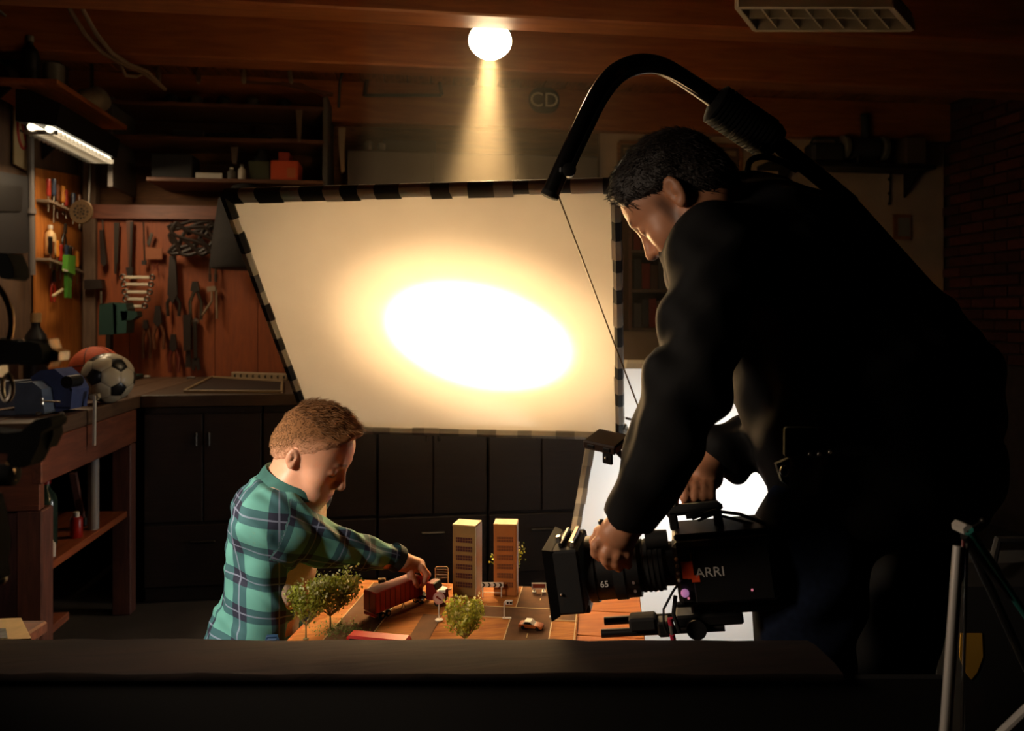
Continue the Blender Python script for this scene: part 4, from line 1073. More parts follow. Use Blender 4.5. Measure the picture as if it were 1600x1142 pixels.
# round perforated gauge on a stalk
gc = px(127, 331, 4.45)
t = thing('perforated_disc', 'round brass disc with a pattern of holes on a stalk', 'strainer', gc - Vector((0, 0, .07)))
MB().lathe([(.052, -.004), (.066, -.006), (.070, 0), (.066, .006), (.052, .004)], gc, FYc, 36).build('rim', mat('disc_rim', '#6a553e', .35, .7), t)
MB().lathe([(.054, -.001), (.054, .003)], gc, FYc, 36).build('plate', mat('disc_plate', '#c8ac80', .5, .0), t)
hp = [(0, 0)] + [(.018 * cos(k * pi / 3 + .3), .018 * sin(k * pi / 3 + .3)) for k in range(6)] + [(.038 * cos(k * pi / 6), .038 * sin(k * pi / 6)) for k in range(12)]
for a, b in hp: MB().lathe([(.0078, -.004), (.0078, .001)], gc + FX * a + EZ * b, FYc, 10).build('hole', M_iron, t)
MB().tube([gc + FYc * .01, gc + FYc * .06 + EZ * .02, Vector((gc.x - .02, gc.y + .15, gc.z + .05)), Vector((gc.x - .02, gc.y + .2, 2.6)), Vector((gc.x - .02, gc.y + .2, ZC))], .010, 8).build('stalk', M_dsteel, t)
# corner post
m = MB(); m.box((-1.98, 5.10, 1.86), (.075, .075, 1.68), None, .005); solo('corner_post', m, wood('post_wood', '#5a4638', '#6c5746', 'Z', .6), 'square wooden post in the back left corner', 'post')

# ------------------------------------------------------------------ back wall tools
YT = 5.06
def wp(x, y, Y=YT): return pY(x, y, Y)
def plate(mb, poly, th=.012, Y=YT): return mb.prism([wp(x, y, Y) for x, y in poly], (0, -th, 0))
def rod(mb, pts, r, Y=YT, n=8): return mb.tube([wp(x, y, Y - .01) for x, y in pts], r, n)
t = thing('tool_wall_board', 'large reddish plywood board with hanging tools on the back wall', 'board', wp(270, 590))
for k in range(5):
    x0 = 142 + k * 66; MB().prism([wp(x0, 325, 5.16), wp(x0 + 65, 325, 5.16), wp(x0 + 65, 588, 5.16), wp(x0, 588, 5.16)], (0, -.06, 0)).build('board_panel', wood('tool_ply_red', '#7c3c1e', '#91491f', 'Z', .6), t)
MB().prism([wp(136, 320, 5.09), wp(470, 325, 5.09), wp(470, 345, 5.09), wp(136, 342, 5.09)], (0, -.03, 0)).build('hanging_rail', M_redwood, t)
M_hand = mat('tool_handle_dark', '#20150f', .5); M_handr = mat('tool_handle_red', '#5e1f16', .4); M_handb = mat('tool_handle_brown', '#5a3018', .5)
def tool(name, label, cat, parts, base):
    t = thing(name, label, cat, wp(*base))
    for nm, mt_, fn in parts:
        m = MB(); fn(m); m.build(nm, mt_, t)
    return t
tool('file', 'file with a dark tapered handle, leftmost on the reddish board', 'file', [('shank', M_dsteel, lambda m: rod(m, ((160, 344), (161, 362)), .005)), ('handle', M_hand, lambda m: plate(m, ((158, 360), (163, 360), (169, 412), (165, 417), (160, 412)), .03))], (163, 417))
tool('rasp', 'long brown rasp second from the left on the reddish board', 'rasp', [('blade', M_dsteel, lambda m: plate(m, ((179, 348), (187, 348), (185, 412), (179, 412)))), ('tang', M_hand, lambda m: plate(m, ((180, 412), (184, 412), (183, 428), (180, 428)), .02))], (182, 428))
tool('hand_saw', 'narrow saw with a brown blade hanging point up', 'saw', [('blade', M_handb, lambda m: plate(m, ((198, 345), (209, 345), (207, 418), (201, 418)))), ('spine', M_hand, lambda m: plate(m, ((205, 347), (209, 347), (207, 420), (204, 420)), .02)), ('handle', M_hand, lambda m: plate(m, ((199, 418), (210, 418), (209, 431), (201, 431)), .03))], (204, 431))
tool('steel_rod', 'thin dark rod with a small hook end on the reddish board', 'rod', [('shaft', M_dsteel, lambda m: rod(m, ((224, 347), (226, 408)), .005)), ('tip', M_hand, lambda m: plate(m, ((223, 407), (230, 407), (229, 414), (223, 414)), .02))], (226, 414))
tool('set_square', 'metal angle square above the row of spanners', 'square', [('arm', M_dsteel, lambda m: plate(m, ((230, 380), (236, 363), (240, 366), (234, 386)), .01)), ('card', mat('card_orange', '#8a5030', .7), lambda m: plate(m, ((229, 386), (254, 388), (254, 405), (229, 405)), .01)), ('mark', M_handr, lambda m: (rod(m, ((238, 411), (242, 417), (239, 423)), .004), rod(m, ((248, 411), (245, 417), (249, 423)), .004)))], (241, 424))
for k, (y, xa, xb, word) in enumerate(((433, 190, 240, 'top'), (444, 192, 238, 'second'), (456, 194, 236, 'third'), (467, 195, 232, 'fourth'), (478, 196, 228, 'lowest'))):
    def sp(m, y=y, xa=xa, xb=xb):
        m.bar(wp(xa + 4, y, 5.0), wp(xb - 4, y + .5, 5.0), .008, .018, ch=.003)
    t = thing('spanner', 'chrome spanner lying across the rack, %s of five' % word, 'spanner', wp(xa, y, 5.0), 'chrome spanners on the reddish board')
    m = MB(); sp(m); m.build('shaft', mat('spanner_bright', '#d8cdb8', .3, .2), t)
    m = MB(); c = wp(xa + 2, y, 5.0); m.tube([c + Vector((cos(q) * .016, 0, sin(q) * .016)) for q in [0.6 + i * .33 for i in range(16)]], .006, 6); m.build('open_end', M_dsteel, t)
    m = MB(); c = wp(xb - 2, y, 5.0); m.tube([c + Vector((cos(q) * .014, 0, sin(q) * .014)) for q in [i * pi / 8 for i in range(16)]], .006, 6, closed=True); m.build('ring_end', M_dsteel, t)
tool('mallet', 'dark mallet hanging head up left of the spanners', 'mallet', [('head', M_hand, lambda m: plate(m, ((137, 438), (164, 437), (166, 451), (138, 453)), .06)), ('handle', M_dsteel, lambda m: rod(m, ((158, 452), (158, 482)), .008))], (158, 482))
# green bench drill
gd = px(180, 575, 4.58); gd.z = BZ; Yd = gd.y
M_green = mat('drill_green', '#1f3a34', .45)
t = thing('bench_drill', 'dark green bench drill on the worktop below the spanners', 'drill', gd)
dpl = lambda poly, th: MB().prism([pY(x, y, Yd) for x, y in poly], (0, th, 0))
dpl(((155, 476), (176, 472), (182, 478), (182, 522), (154, 524)), .16).build('belt_cover', M_green, t)
dpl(((176, 474), (196, 473), (199, 486), (197, 520), (178, 522)), .13).build('motor', mat('drill_green2', '#274640', .45), t)
dpl(((188, 486), (213, 486), (215, 494), (206, 500), (190, 501)), .09).build('spindle_head', M_green, t)
dpl(((165, 522), (172, 522), (172, 588), (165, 588)), .05).build('column', M_dsteel, t)
MB().box((gd.x, gd.y + .05, BZ + .015), (.22, .22, .03), None, .006).build('foot', M_green, t)
rodm = MB().cyl(pY(158, 455, Yd), pY(158, 474, Yd), .006, n=8).build('feed_rod', M_steel, t)
# hanging hand tools to the right
def hpliers(label, cx, y0, y1, w, mh, head, mhead=M_hand, name='pliers', cat='pliers'):
    t = thing(name, label, cat, wp(cx, y1))
    m = MB(); plate(m, ((cx - w * .6, y0 + head), (cx - w * .35, y0), (cx + w * .35, y0), (cx + w * .6, y0 + head), (cx, y0 + head * 1.25)), .025); m.build('jaws', mhead, t)
    for s_ in (-1, 1):
        m = MB(); rod(m, ((cx + s_ * 2, y0 + head), (cx + s_ * w * .75, y0 + head + (y1 - y0 - head) * .4), (cx + s_ * w * .65, y1)), .011); m.build('handle', mh, t)
hpliers('black-jawed pincers with brown handles under the spanners', 248, 478, 546, 11, M_handb, 26)
hpliers('dark tongs hanging beside the brown-handled pincers', 229, 500, 560, 8, M_handb, 12)
hpliers('red-handled cutters near the worktop', 272, 522, 582, 10, M_handr, 22)
hpliers('long-handled shears hanging in the middle of the board', 271, 400, 494, 13, M_hand, 60)
hpliers('small dark pliers above the grey wrench', 306, 440, 500, 12, M_dsteel, 14, M_dsteel)
tool('wood_chisel', 'chisel with a wide black handle hanging low on the board', 'chisel', [('handle', M_hand, lambda m: plate(m, ((288, 492), (300, 491), (300, 546), (289, 548)), .03)), ('blade', M_dsteel, lambda m: plate(m, ((291, 547), (298, 547), (299, 574), (290, 574)), .008))], (294, 574))
tool('steel_wrench', 'worn steel wrench hanging at the right of the black chisel', 'wrench', [('shaft', M_dsteel, lambda m: plate(m, ((302, 503), (308, 502), (309, 562), (304, 563)), .015)), ('eye', M_steel, lambda m: m.lathe([(.02, -.006), (.02, .006)], wp(305, 502), (0, 1, 0), 14)), ('jaw', M_dsteel, lambda m: plate(m, ((301, 560), (312, 559), (314, 577), (309, 579), (307, 570), (304, 579), (300, 576)), .015))], (307, 579))
tool('bow_compass', 'pale compass with spread legs on the right of the board', 'compass', [('leg', mat('tool_pale', '#7d6a55', .5), lambda m: (rod(m, ((331, 452), (331, 470), (313, 497)), .007))), ('leg_straight', MATS['tool_pale'], lambda m: rod(m, ((333, 450), (338, 452), (339, 498)), .007)), ('pivot', MATS['tool_pale'], lambda m: plate(m, ((324, 448), (338, 447), (338, 455), (325, 456)), .02))], (330, 498))
for k, x in enumerate((328, 337)):
    tool('punch', '%s of two thin steel punches above the compass' % ['left', 'right'][k], 'punch', [('shaft', M_dsteel, lambda m, x=x: rod(m, ((x, 404), (x, 430)), .006)), ('grip', M_hand, lambda m, x=x: rod(m, ((x, 428), (x, 440)), .009))], (x, 440))
tool('wire_coil', 'dark tangle of wire hanging over the upper right of the board', 'wire', [('coil', M_hand, lambda m: [m.tube([wp(300 + 32 * cos(q + i) + 6 * sin(3 * q), 372 + 22 * sin(q) + 5 * cos(2 * q + i), 5.0 - i * .006) for q in [j * .35 for j in range(18)]], .012, 6) for i in range(6)])], (300, 395))
tool('jacket', 'dark jacket hanging behind the edge of the white cloth', 'jacket', [('jacket_body', mat('jacket_dark', '#191412', .9, var=.2, scale=14, bump=.4), lambda m: m.lathe([(.02, .50), (.08, .48), (.16, .40), (.19, .2), (.21, 0), (.2, -.02)], wp(385, 415, 4.84), (0, 0, 1), 18)), ('hook', M_steel, lambda m: rod(m, ((385, 330), (385, 345)), .006, 4.98))], (385, 430))

# ------------------------------------------------------------------ shelves of the back wall
M_shelf = wood('back_shelf', '#4a2a18', '#5e3820', 'X', .6)
su = thing('wall_shelving', 'dark wooden shelving over the tool board on the back wall', 'shelving', wp(350, 300, 4.98))
ya_, yb2 = 4.80, 5.18
def shelf_at(y, x0=172, x1=508, name='shelf_board'):
    a = wp(x0, y, ya_); b = wp(x1, y, ya_)
    MB().box(((a.x + b.x) / 2, (ya_ + yb2) / 2, (a.z + b.z) / 2 - .012), (b.x - a.x, yb2 - ya_, .024), None, .003).build(name, M_shelf, su)
    return (a.z + b.z) / 2
zS = [shelf_at(161), shelf_at(214), shelf_at(279, 228)]
for x in (172, 508):
    a = wp(x, 150, ya_); MB().box((a.x, (ya_ + yb2) / 2, (a.z + wp(x, 292, ya_).z) / 2), (.03, yb2 - ya_, a.z - wp(x, 292, ya_).z), None, .003).build('side_panel', mat('shelf_side_grey', '#4a4440', .6), su)
def sbox(name, label, cat, x0, x1, shelf, h, m, depth=.18, Y=4.90):
    a = wp(x0, 200, Y); b = wp(x1, 200, Y); q = MB().box(((a.x + b.x) / 2, Y + depth / 2, zS[shelf] + h / 2), (b.x - a.x, depth, h), None, .004)
    return solo(name, q, m, label, cat)
M_box1 = mat('box_grey', '#3a3634', .7); M_box2 = mat('box_dark', '#1c1918', .7); M_board = wood('loose_board', '#5a4430', '#7a6044', 'X')
sbox('loose_board', 'pale loose board at the left end of the middle shelf', 'board', 215, 258, 1, .035, M_board)
sbox('cardboard_tray', 'flat grey tray on the middle shelf', 'tray', 268, 318, 1, .06, M_box1)
sbox('long_case', 'long dark case on the middle shelf', 'case', 322, 420, 1, .05, M_box2)
sbox('timber_offcut', 'pale timber offcut on the right of the middle shelf', 'board', 426, 470, 1, .03, M_board)
sbox('pale_carton', 'small pale carton on the bottom shelf', 'carton', 305, 348, 2, .05, M_pale)
sbox('black_case', 'wide black case on the bottom shelf, left', 'case', 236, 300, 2, .16, M_box2)
sbox('battery_box', 'greenish battery box left of the orange box', 'box', 388, 422, 2, .13, mat('box_green', '#3c3f26', .6))
bottle('small white bottle in front of the bottom shelf', Vector((wp(378, 270, 4.88).x, 4.88, zS[2])), .022, .10, M_pale, M_dull)
bottle('small grey bottle left of the white one', Vector((wp(362, 270, 4.88).x, 4.88, zS[2])), .025, .08, M_dull, M_pale)
m = MB(); c = wp(404, 232, 4.9); m.lathe([(.05, 0), (.055, .02), (.03, .07), (.03, .10), (.045, .11)], Vector((c.x, 5.02, zS[2] + .132)), (0, 0, 1), 18); solo('power_tool', m, M_box2, 'dark power tool standing on the battery box', 'power tool')
t = thing('orange_box', 'orange cardboard box with a smaller one on top', 'box', Vector((wp(444, 280, 4.86).x, 4.9, zS[2])))
a = wp(423, 260, 4.84); b = wp(466, 260, 4.84); MB().box(((a.x + b.x) / 2, 4.94, zS[2] + .062), (b.x - a.x, .20, .124), None, .004).build('lower_box', mat('box_orange', '#b8451c', .6), t)
MB().box(((a.x + b.x) / 2 - .01, 4.94, zS[2] + .155), (.066, .12, .06), None, .004).build('upper_box', mat('box_orange2', '#9a3420', .6), t)
MB().box(((a.x + b.x) / 2 + .04, 4.839, zS[2] + .05), (.05, .003, .06)).build('printed_panel', mat('box_print', '#a85a30', .6), t)
for k, x in enumerate((262, 300, 345, 390, 440)):
    zb = zS[0]; m = MB(); c = Vector((wp(x, 150, 4.9).x, 4.98, zb)); m.lathe([(.04, 0), (.042, .01), (.042, .07), (.03, .085)], c, (0, 0, 1), 16)
    solo('storage_jar', m, [M_box1, M_dull][k % 2], '%s storage jar from the left on the top shelf' % names_[k], 'jar', 'jars on the top shelf')
# wood rule and strip hanging from the shelves
m = MB(); m.prism([wp(462, 172, 4.79), wp(473, 172, 4.79), wp(470, 220, 4.79), (wp(466, 222, 4.79))], (0, -.01, 0)); solo('wooden_wedge', m, mat('wedge', '#5a4838', .7), 'pale wooden wedge hanging under the top shelf', 'wedge')
m = MB(); m.prism([wp(361, 230, 4.79), wp(373, 230, 4.79), wp(370, 256, 4.79), (wp(364, 256, 4.79))], (0, -.01, 0)); solo('paint_brush', m, mat('wedge2', '#4a3c30', .7), 'short brush hanging from the middle shelf', 'brush')
# spotlight rail under the second beam
t = thing('hook_rail', 'thin steel rail with four hanging bits under the beam', 'rail', wp(355, 130, 4.6))
MB().bar(wp(248, 91, 4.6), wp(462, 95, 4.6), .02, .014).build('rail', M_dsteel, t)
for x, y, dx in ((248, 114, 0), (310, 116, 0), (381, 122, -1), (455, 124, 8)):
    m = MB(); m.tube([wp(x - dx, 95, 4.58), wp(x - dx * .5, 108, 4.58)], .004, 6); m.lathe([(.006, 0), (.014, .02), (.012, .075), (.004, .085)], wp(x - dx * .4, 108, 4.58), (dx * .02, 0, -1), 12); m.build('hanging_bit', M_steel, t)
# cables up in the corner
t = thing('ceiling_cable', 'pair of pale cables sagging from the ceiling at upper left', 'cable', px(260, 140, 3.9))
for off in (0, 20):
    m = MB(); m.tube([px(92 + off, -20, 3.2), px(112 + off, 20, 3.3), px(132 + off * .9, 52, 3.4), px(160 + off * .7, 82, 3.5), px(190 + off * .5, 100, 3.65), px(222 + off * .4, 112, 3.8), px(246 + off * .1, 130, 3.9), px(258, 140, 3.95)], .010, 8); m.build('cable', mat('cable_pale', '#6a5442', .6), t)
m = MB(); m.tube([px(187, 98, 3.65), px(196, 118, 3.7), px(212, 120, 3.8), px(226, 114, 3.82)], .008, 8); m.build('cable_loop', MATS['cable_pale'], t)
m = MB(); m.tube([px(544, 10, 4.2), px(545, 60, 4.25), px(538, 98, 4.3), px(531, 130, 4.35), px(529, 168, 4.4)], .008, 8); m.lathe([(.02, -.03), (.035, 0), (.02, .03)], px(540, 92, 4.3), (0, 0, 1), 12); solo('hanging_cord', m, M_iron, 'dark cord hanging down the wall left of the beam of light', 'cord')
m = MB(); m.bar(wp(440, 130, 4.7), wp(520, 148, 4.7), .02, .02); m.tube([wp(380, 128, 4.7), wp(470, 132, 4.7), wp(510, 150, 4.7)], .01, 8); solo('roof_batten', m, M_shelf, 'short slanting batten at the right end of the shelving', 'batten')

# ------------------------------------------------------------------ middle of the back wall
t = thing('wall_cabinet', 'wide dark grey cabinet on the back wall behind the light beam', 'cabinet', wp(740, 400, 4.92))
a = wp(541, 192, 4.90); b = wp(934, 300, 4.90)
M_gcab = mat('cabinet_grey', '#4a403a', .6, var=.12, scale=6)
MB().box(((a.x + b.x) / 2, 5.04, 1.95), (b.x - a.x, .27, 1.0), None, .006).build('carcass', M_gcab, t)
for k in range(3):
    w = (b.x - a.x) / 3; d = MB().box((a.x + w * (k + .5), 4.897, 1.95), (w - .012, .02, .98), None, .004).build('door', M_gcab, t)
    MB().box((a.x + w * (k + .9), 4.88, 1.8), (.015, .02, .09), None, .004).build('handle', M_dsteel, d)
ztop = 2.45
a1 = wp(575, 188, 4.95)
for k, (x, r, h, lab) in enumerate(((576, .03, .07, 'small pale pot left on top of the grey cabinet'), (598, .035, .06, 'round pale tin second on top of the grey cabinet'))):
    m = MB(); m.lathe([(r * .8, 0), (r, .01), (r, h * .8), (r * .7, h)], Vector((wp(x, 188, 4.95).x, 4.98, ztop)), (0, 0, 1), 18); solo('small_pot', m, M_dull, lab, 'pot')
m = MB(); m.box((wp(640, 188, 4.95).x, 5.03, ztop + .04), (.34, .16, .08), None, .004); solo('flat_case', m, M_box2, 'flat dark case on top of the grey cabinet', 'case')
m = MB(); m.prism([wp(529, 200, 4.88), wp(540, 200, 4.88), wp(538, 240, 4.88), wp(539, 268, 4.88), wp(534, 271, 4.88), wp(530, 235, 4.88)], (0, -.015, 0)); solo('wood_splint', m, mat('splint', '#7d6a55', .7), 'pale wooden splint hanging left of the grey cabinet', 'wood')
t = thing('bow_saw', 'bow saw hanging on the beam left of the light beam', 'saw', wp(630, 152, 4.95))
m = MB(); rod(m, ((570, 150), (574, 122), (590, 112), (670, 114), (686, 120), (690, 148)), .012, 5.03); m.build('bow', mat('saw_bow', '#3a2418', .5), t)
MB().bar(wp(570, 149, 5.02), wp(690, 149, 5.02), .003, .02).build('blade', M_dsteel, t)
t = thing('oval_plate', 'dark oval plate with the letters CD on the beam', 'sign', wp(850, 173, 5.05))
c = wp(850, 157, 5.045); rx_, rzz = (wp(874, 157, 5.045).x - wp(826, 157, 5.045).x) / 2, .085
op = [(cos(k * pi / 20), sin(k * pi / 20)) for k in range(40)]
sgnp = lambda v: (abs(v) ** .8) * (1 if v > 0 else -1)
MB().prism([c + Vector((sgnp(x) * rx_, 0, sgnp(y) * rzz)) for x, y in op], (0, -.008, 0)).build('plate', mat('oval_dark', '#0c0b0a', .5), t)
m = MB(); text_mesh(m, 'CD', .135, c + Vector((0, -.0095, -.002)), (1, 0, 0), (0, 0, 1)); m.build('letters', mat('oval_letters', '#b8b09c', .6), t, smooth=0)
# ------------------------------------------------------------------ right part of the back wall
YW = 5.13
t = thing('framed_picture', 'wooden framed picture on the white wall behind the man', 'picture', wp(1060, 330, YW))
a = wp(966, 223, YW); b = wp(1156, 330, YW)
MB().box(((a.x + b.x) / 2, YW - .004, (a.z + b.z) / 2), (b.x - a.x - .02, .008, a.z - b.z - .02)).build('print', mat('print_dark', '#55402c', .7, var=.4, scale=9), t)
MB().box(((a.x + b.x) / 2, YW - .012, a.z - .055), (b.x - a.x - .07, .01, .035)).build('title_strip', mat('print_title', '#8a7458', .7), t)
for p, q in (((a.x, a.z), (b.x, a.z)), ((b.x, a.z), (b.x, b.z)), ((b.x, b.z), (a.x, b.z)), ((a.x, b.z), (a.x, a.z))):
    MB().bar((p[0], YW - .015, p[1]), (q[0], YW - .015, q[1]), .025, .025, up=(0, 1, 0), ch=.003).build('frame_bar', wood('picture_frame', '#6a4020', '#855428', 'X'), t)
t = thing('wall_shelf', 'dark shelf with machine parts on the white wall, upper right', 'shelf', wp(1330, 255, 5.0))
a = wp(1205, 250, 4.92); b = wp(1464, 253, 4.92)
MB().box(((a.x + b.x) / 2, 5.03, a.z - .015), (b.x - a.x, .22, .03), None, .003).build('board', M_iron, t)
for x in (1230, 1430): q = wp(x, 252, 5.0); MB().prism([(q.x, 5.13, a.z - .03), (q.x, 4.95, a.z - .03), (q.x, 5.13, a.z - .2)], (.015, 0, 0)).build('bracket', M_iron, t)
zt = a.z
t = thing('bench_grinder', 'dark bench grinder on the upper right shelf', 'grinder', (wp(1350, 200, 5.0).x, 5.02, zt))
c = Vector((wp(1350, 200, 5.0).x, 5.02, zt))
MB().cyl(c + Vector((-.10, 0, .12)), c + Vector((.10, 0, .12)), .075, n=20).build('motor', M_box2, t); MB().box(c + Vector((0, 0, .03)), (.14, .12, .06), None, .006).build('foot', M_iron, t)
for s_ in (-1, 1): MB().cyl(c + Vector((s_ * .13, 0, .12)), c + Vector((s_ * .16, 0, .12)), .085, n=24).build('wheel', M_dull, t)
MB().cyl(c + Vector((.02, 0, .17)), c + Vector((.02, 0, .36)), .028, n=14).build('lamp_neck', M_box2, t)
m = MB(); c = Vector((wp(1290, 210, 5.0).x, 5.02, zt)); m.box(c + Vector((0, 0, .07)), (.24, .14, .14), None, .02); m.tube([c + Vector((-.1, 0, .14)), c + Vector((-.08, 0, .18)), c + Vector((.08, 0, .18)), c + Vector((.1, 0, .14))], .01, 8); solo('tool_case', m, M_box2, 'rounded dark tool case on the upper right shelf', 'case')
m = MB(); c = Vector((wp(1425, 210, 5.0).x, 5.02, zt)); m.box(c + Vector((0, 0, .10)), (.16, .14, .20), None, .01); solo('carton', m, mat('carton_brown', '#4a3626', .8), 'brown carton at the right end of the upper shelf', 'carton')
t = thing('little_picture', 'small dark picture frame low on the white wall', 'picture', wp(1408, 372, YW))
a = wp(1394, 335, YW); b = wp(1422, 375, YW); MB().box(((a.x + b.x) / 2, YW - .008, (a.z + b.z) / 2), (b.x - a.x, .016, a.z - b.z), None, .003).build('frame', MATS['picture_frame'], t); MB().box(((a.x + b.x) / 2 + .01, YW - .018, (a.z + b.z) / 2), (b.x - a.x - .05, .006, a.z - b.z - .05)).build('glass', mat('frame_glass', '#7a756c', .1), t)
t = thing('hook_strip', 'thin hook strip hanging on the white wall', 'hooks', wp(1391, 322, YW))
MB().bar(wp(1392, 262, YW - .01), wp(1390, 320, YW - .01), .008, .006, up=(0, 1, 0)).build('strip', M_iron, t)
for y in (280, 302, 318): MB().sph(wp(1390, y, YW - .02), .012, 10, 8).build('hook', M_iron, t)
# bookcase glimpsed between the cloth and the man
t = thing('bookcase', 'dark bookcase against the white wall beside the man', 'bookcase', wp(1010, 560, 5.0))
a = wp(985, 330, 4.93); b = wp(1075, 330, 4.93); xm = (a.x + b.x) / 2; W = b.x - a.x
zt0 = wp(1000, 515, 4.93).z; zt1 = wp(1000, 332, 4.93).z
for x in (a.x, b.x): MB().box((x, 5.03, (zt0 + zt1) / 2), (.025, .2, zt1 - zt0), None, .002).build('side', M_shelf, t)
for k in range(4): MB().box((xm, 5.03, zt0 + (zt1 - zt0) * k / 3), (W, .2, .022), None, .002).build('shelf', mat('bookcase_shelf', '#4a3a2c', .6), t)
MB().box((xm, 5.125, (zt0 + zt1) / 2), (W, .012, zt1 - zt0)).build('back', M_iron, t)
for k in range(3):
    z0 = zt0 + (zt1 - zt0) * k / 3 + .012; x = a.x + .03; i = 0
    while x < b.x - .07:
        w = random.uniform(.03, .06); h = random.uniform(.14, .2)
        m = MB(); m.box((x + w / 2, 5.02, z0 + h / 2), (w - .004, .13, h), None, .003)
        solo('book', m, [M_box1, M_box2, M_handr, mat('book_brown', '#3e2a1c', .7)][(i + k) % 4], '%s book from the left on the %s bookcase shelf' % (names_[min(i, 8)], ['bottom', 'middle', 'top'][k]), 'book', 'books in the bookcase'); x += w; i += 1
# switched-off ceiling fitting at the upper right
t = thing('ceiling_light', 'unlit white louvred ceiling light at upper right', 'ceiling light', px(1285, 10, 2.85))
q = [px(1152, 12, 2.85), px(1392, 24, 2.85), px(1425, -18, 3.08), px(1180, -34, 3.08)]
zc = 2.56
q = [pz_ for pz_ in (pz(1160, 12, zc), pz(1390, 22, zc), pz(1418, -12, zc), pz(1186, -22, zc))] if False else [Vector((v.x, v.y, 2.57)) for v in q]
for i in range(4): MB().bar(q[i], q[(i + 1) % 4], .02, .05, ch=.002).build('frame_bar', mat('fitting_white', '#b0a494', .5), t)
for k in range(1, 7): MB().bar(q[0].lerp(q[1], k / 7), q[3].lerp(q[2], k / 7), .006, .035).build('louvre', MATS['fitting_white'], t)
MB().bar(q[0].lerp(q[3], .5), q[1].lerp(q[2], .5), .006, .035).build('spine', MATS['fitting_white'], t)
MB().prism([v + Vector((0, 0, .03)) for v in q], (0, 0, .02)).build('backplate', M_dull, t)
m = MB()
for v in (q[0].lerp(q[2], .3), q[0].lerp(q[2], .7)): m.cyl(v + Vector((0, 0, .05)), Vector((v.x, v.y, ZC)), .006, n=8)
m.build('suspension_rod', M_dull, t)
# ------------------------------------------------------------------ people: shared head and hand shapes
def basis(fwd_yaw_vec, pitch, roll=0.0):
    """columns forward, left, up in camera axes; pitch tips the face down"""
    f0 = Vector(fwd_yaw_vec).normalized(); z = Vector((0, 0, 1)); l = z.cross(f0).normalized()
    f = (f0 * cos(pitch) - z * sin(pitch)); u = (f0 * sin(pitch) + z * cos(pitch))
    l2_ = l * cos(roll) + u * sin(roll); u2 = u * cos(roll) - l * sin(roll)
    return np.array([list(f), list(l2_), list(u2)]).T
def head_shape(S, O, B, s, child=False):
    L = lambda x, y, z: O + B @ (np.array((x, y, z)) * s)
    e = lambda c, r, k=0.012, op='u', R=None: S.ell(L(*c), np.array(r) * s, B if R is None else B @ R, k * s, op)
    cp = lambda a, b, ra, rb, k=0.012, op='u': S.cap(L(*a), L(*b), ra * s, rb * s, k * s, op)
    es = .80 if child else 1.0
    jz = 0.012 if child else 0.0
    e((0, 0, .045), (.097, .076, .088))
    e((.048, 0, .04), (.047, .062, .06), .02)
    e((.040, 0, -.025 + jz), (.052, .058, .072), .025)
    for y in (-1, 1):
        e((.058, y * .034, -.022), (.030, .030, .030), .02)
        cp((.004, y * .052, -.045), (.070, y * .018, -.088 + jz), .018, .017, .025)
    e((.080, 0, -.088 + jz), (.021, .024, .019), .02)
    cp((.088, -.030, .033), (.088, .030, .033), .009, .009, .016)
    for y in (-1, 1): e((.104, y * .033, .012), (.016, .017, .013), .012, 's')
    for y in (-1, 1): e((.080, y * .032, .010), (.0145, .0165, .0135), .004)
    cp((.092, 0, .026), (.112, 0, -.020), .0075, .0115, .012)
    e((.113, 0, -.023), (.011, .011, .010), .008)
    for y in (-1, 1): e((.100, y * .012, -.026), (.011, .008, .008), .006)
    e((.083, 0, -.054), (.021, .034, .027), .014)
    for y in (-1, 1): e((.062, y * .028, -.055), (.026, .024, .030), .02)
    cp((.098, -.016, -.0555), (.098, .016, -.0555), .0055, .0055, .005)
    cp((.096, -.015, -.0675), (.096, .015, -.0675), .0062, .0062, .005)
    cp((.106, -.022, -.0615), (.106, .022, -.0615), .0022, .0022, .003, 's')
    for y in (-1, 1):
        Ry = np.array(Matrix.Rotation(y * radians(-22), 3, 'Z') @ Matrix.Rotation(radians(-12), 3, 'Y'))
        e((-.010, y * .079, .002), (.0185 * es, .0075, .030 * es), .006, 'u', Ry)
        e((-.005, y * .0875, .003), (.0125 * es, .009, .022 * es), .002, 's', Ry)
        e((-.012, y * .082, .002), (.006 * es, .005, .012 * es), .003, 'u', Ry)
        e((-.002, y * .078, -.022 * es), (.008, .005, .009), .006, 'u')
    return L
def finger(S, pts, r0, r1, k=0.004):
    n = len(pts) - 1
    for i in range(n): S.cap(pts[i], pts[i + 1], r0 + (r1 - r0) * i / n, r0 + (r1 - r0) * (i + 1) / n, k)
def skin_mat(name, c, rough=.5, stub=None, lip=None):
    m = mat(name, c, rough, var=.06, scale=30); b = m.node_tree.nodes['Principled BSDF']
    nt = m.node_tree; src = b.inputs['Base Color'].links[0].from_socket
    at = nt.nodes.new('ShaderNodeAttribute'); at.attribute_name = 'tint'; sp = nt.nodes.new('ShaderNodeSeparateXYZ'); nt.links.new(at.outputs['Vector'], sp.inputs[0])
    for k, col_ in ((0, stub), (1, lip)):
        if col_ is None: continue
        mx = nt.nodes.new('ShaderNodeMixRGB'); mx.inputs[2].default_value = lin(col_); nt.links.new(sp.outputs[k], mx.inputs[0]); nt.links.new(src, mx.inputs[1]); src = mx.outputs[0]
    nt.links.new(src, b.inputs['Base Color'])
    b.inputs['Subsurface Weight'].default_value = 0.12; b.inputs['Subsurface Radius'].default_value = (.012, .005, .003); b.inputs['Subsurface Scale'].default_value = 0.4
    return m
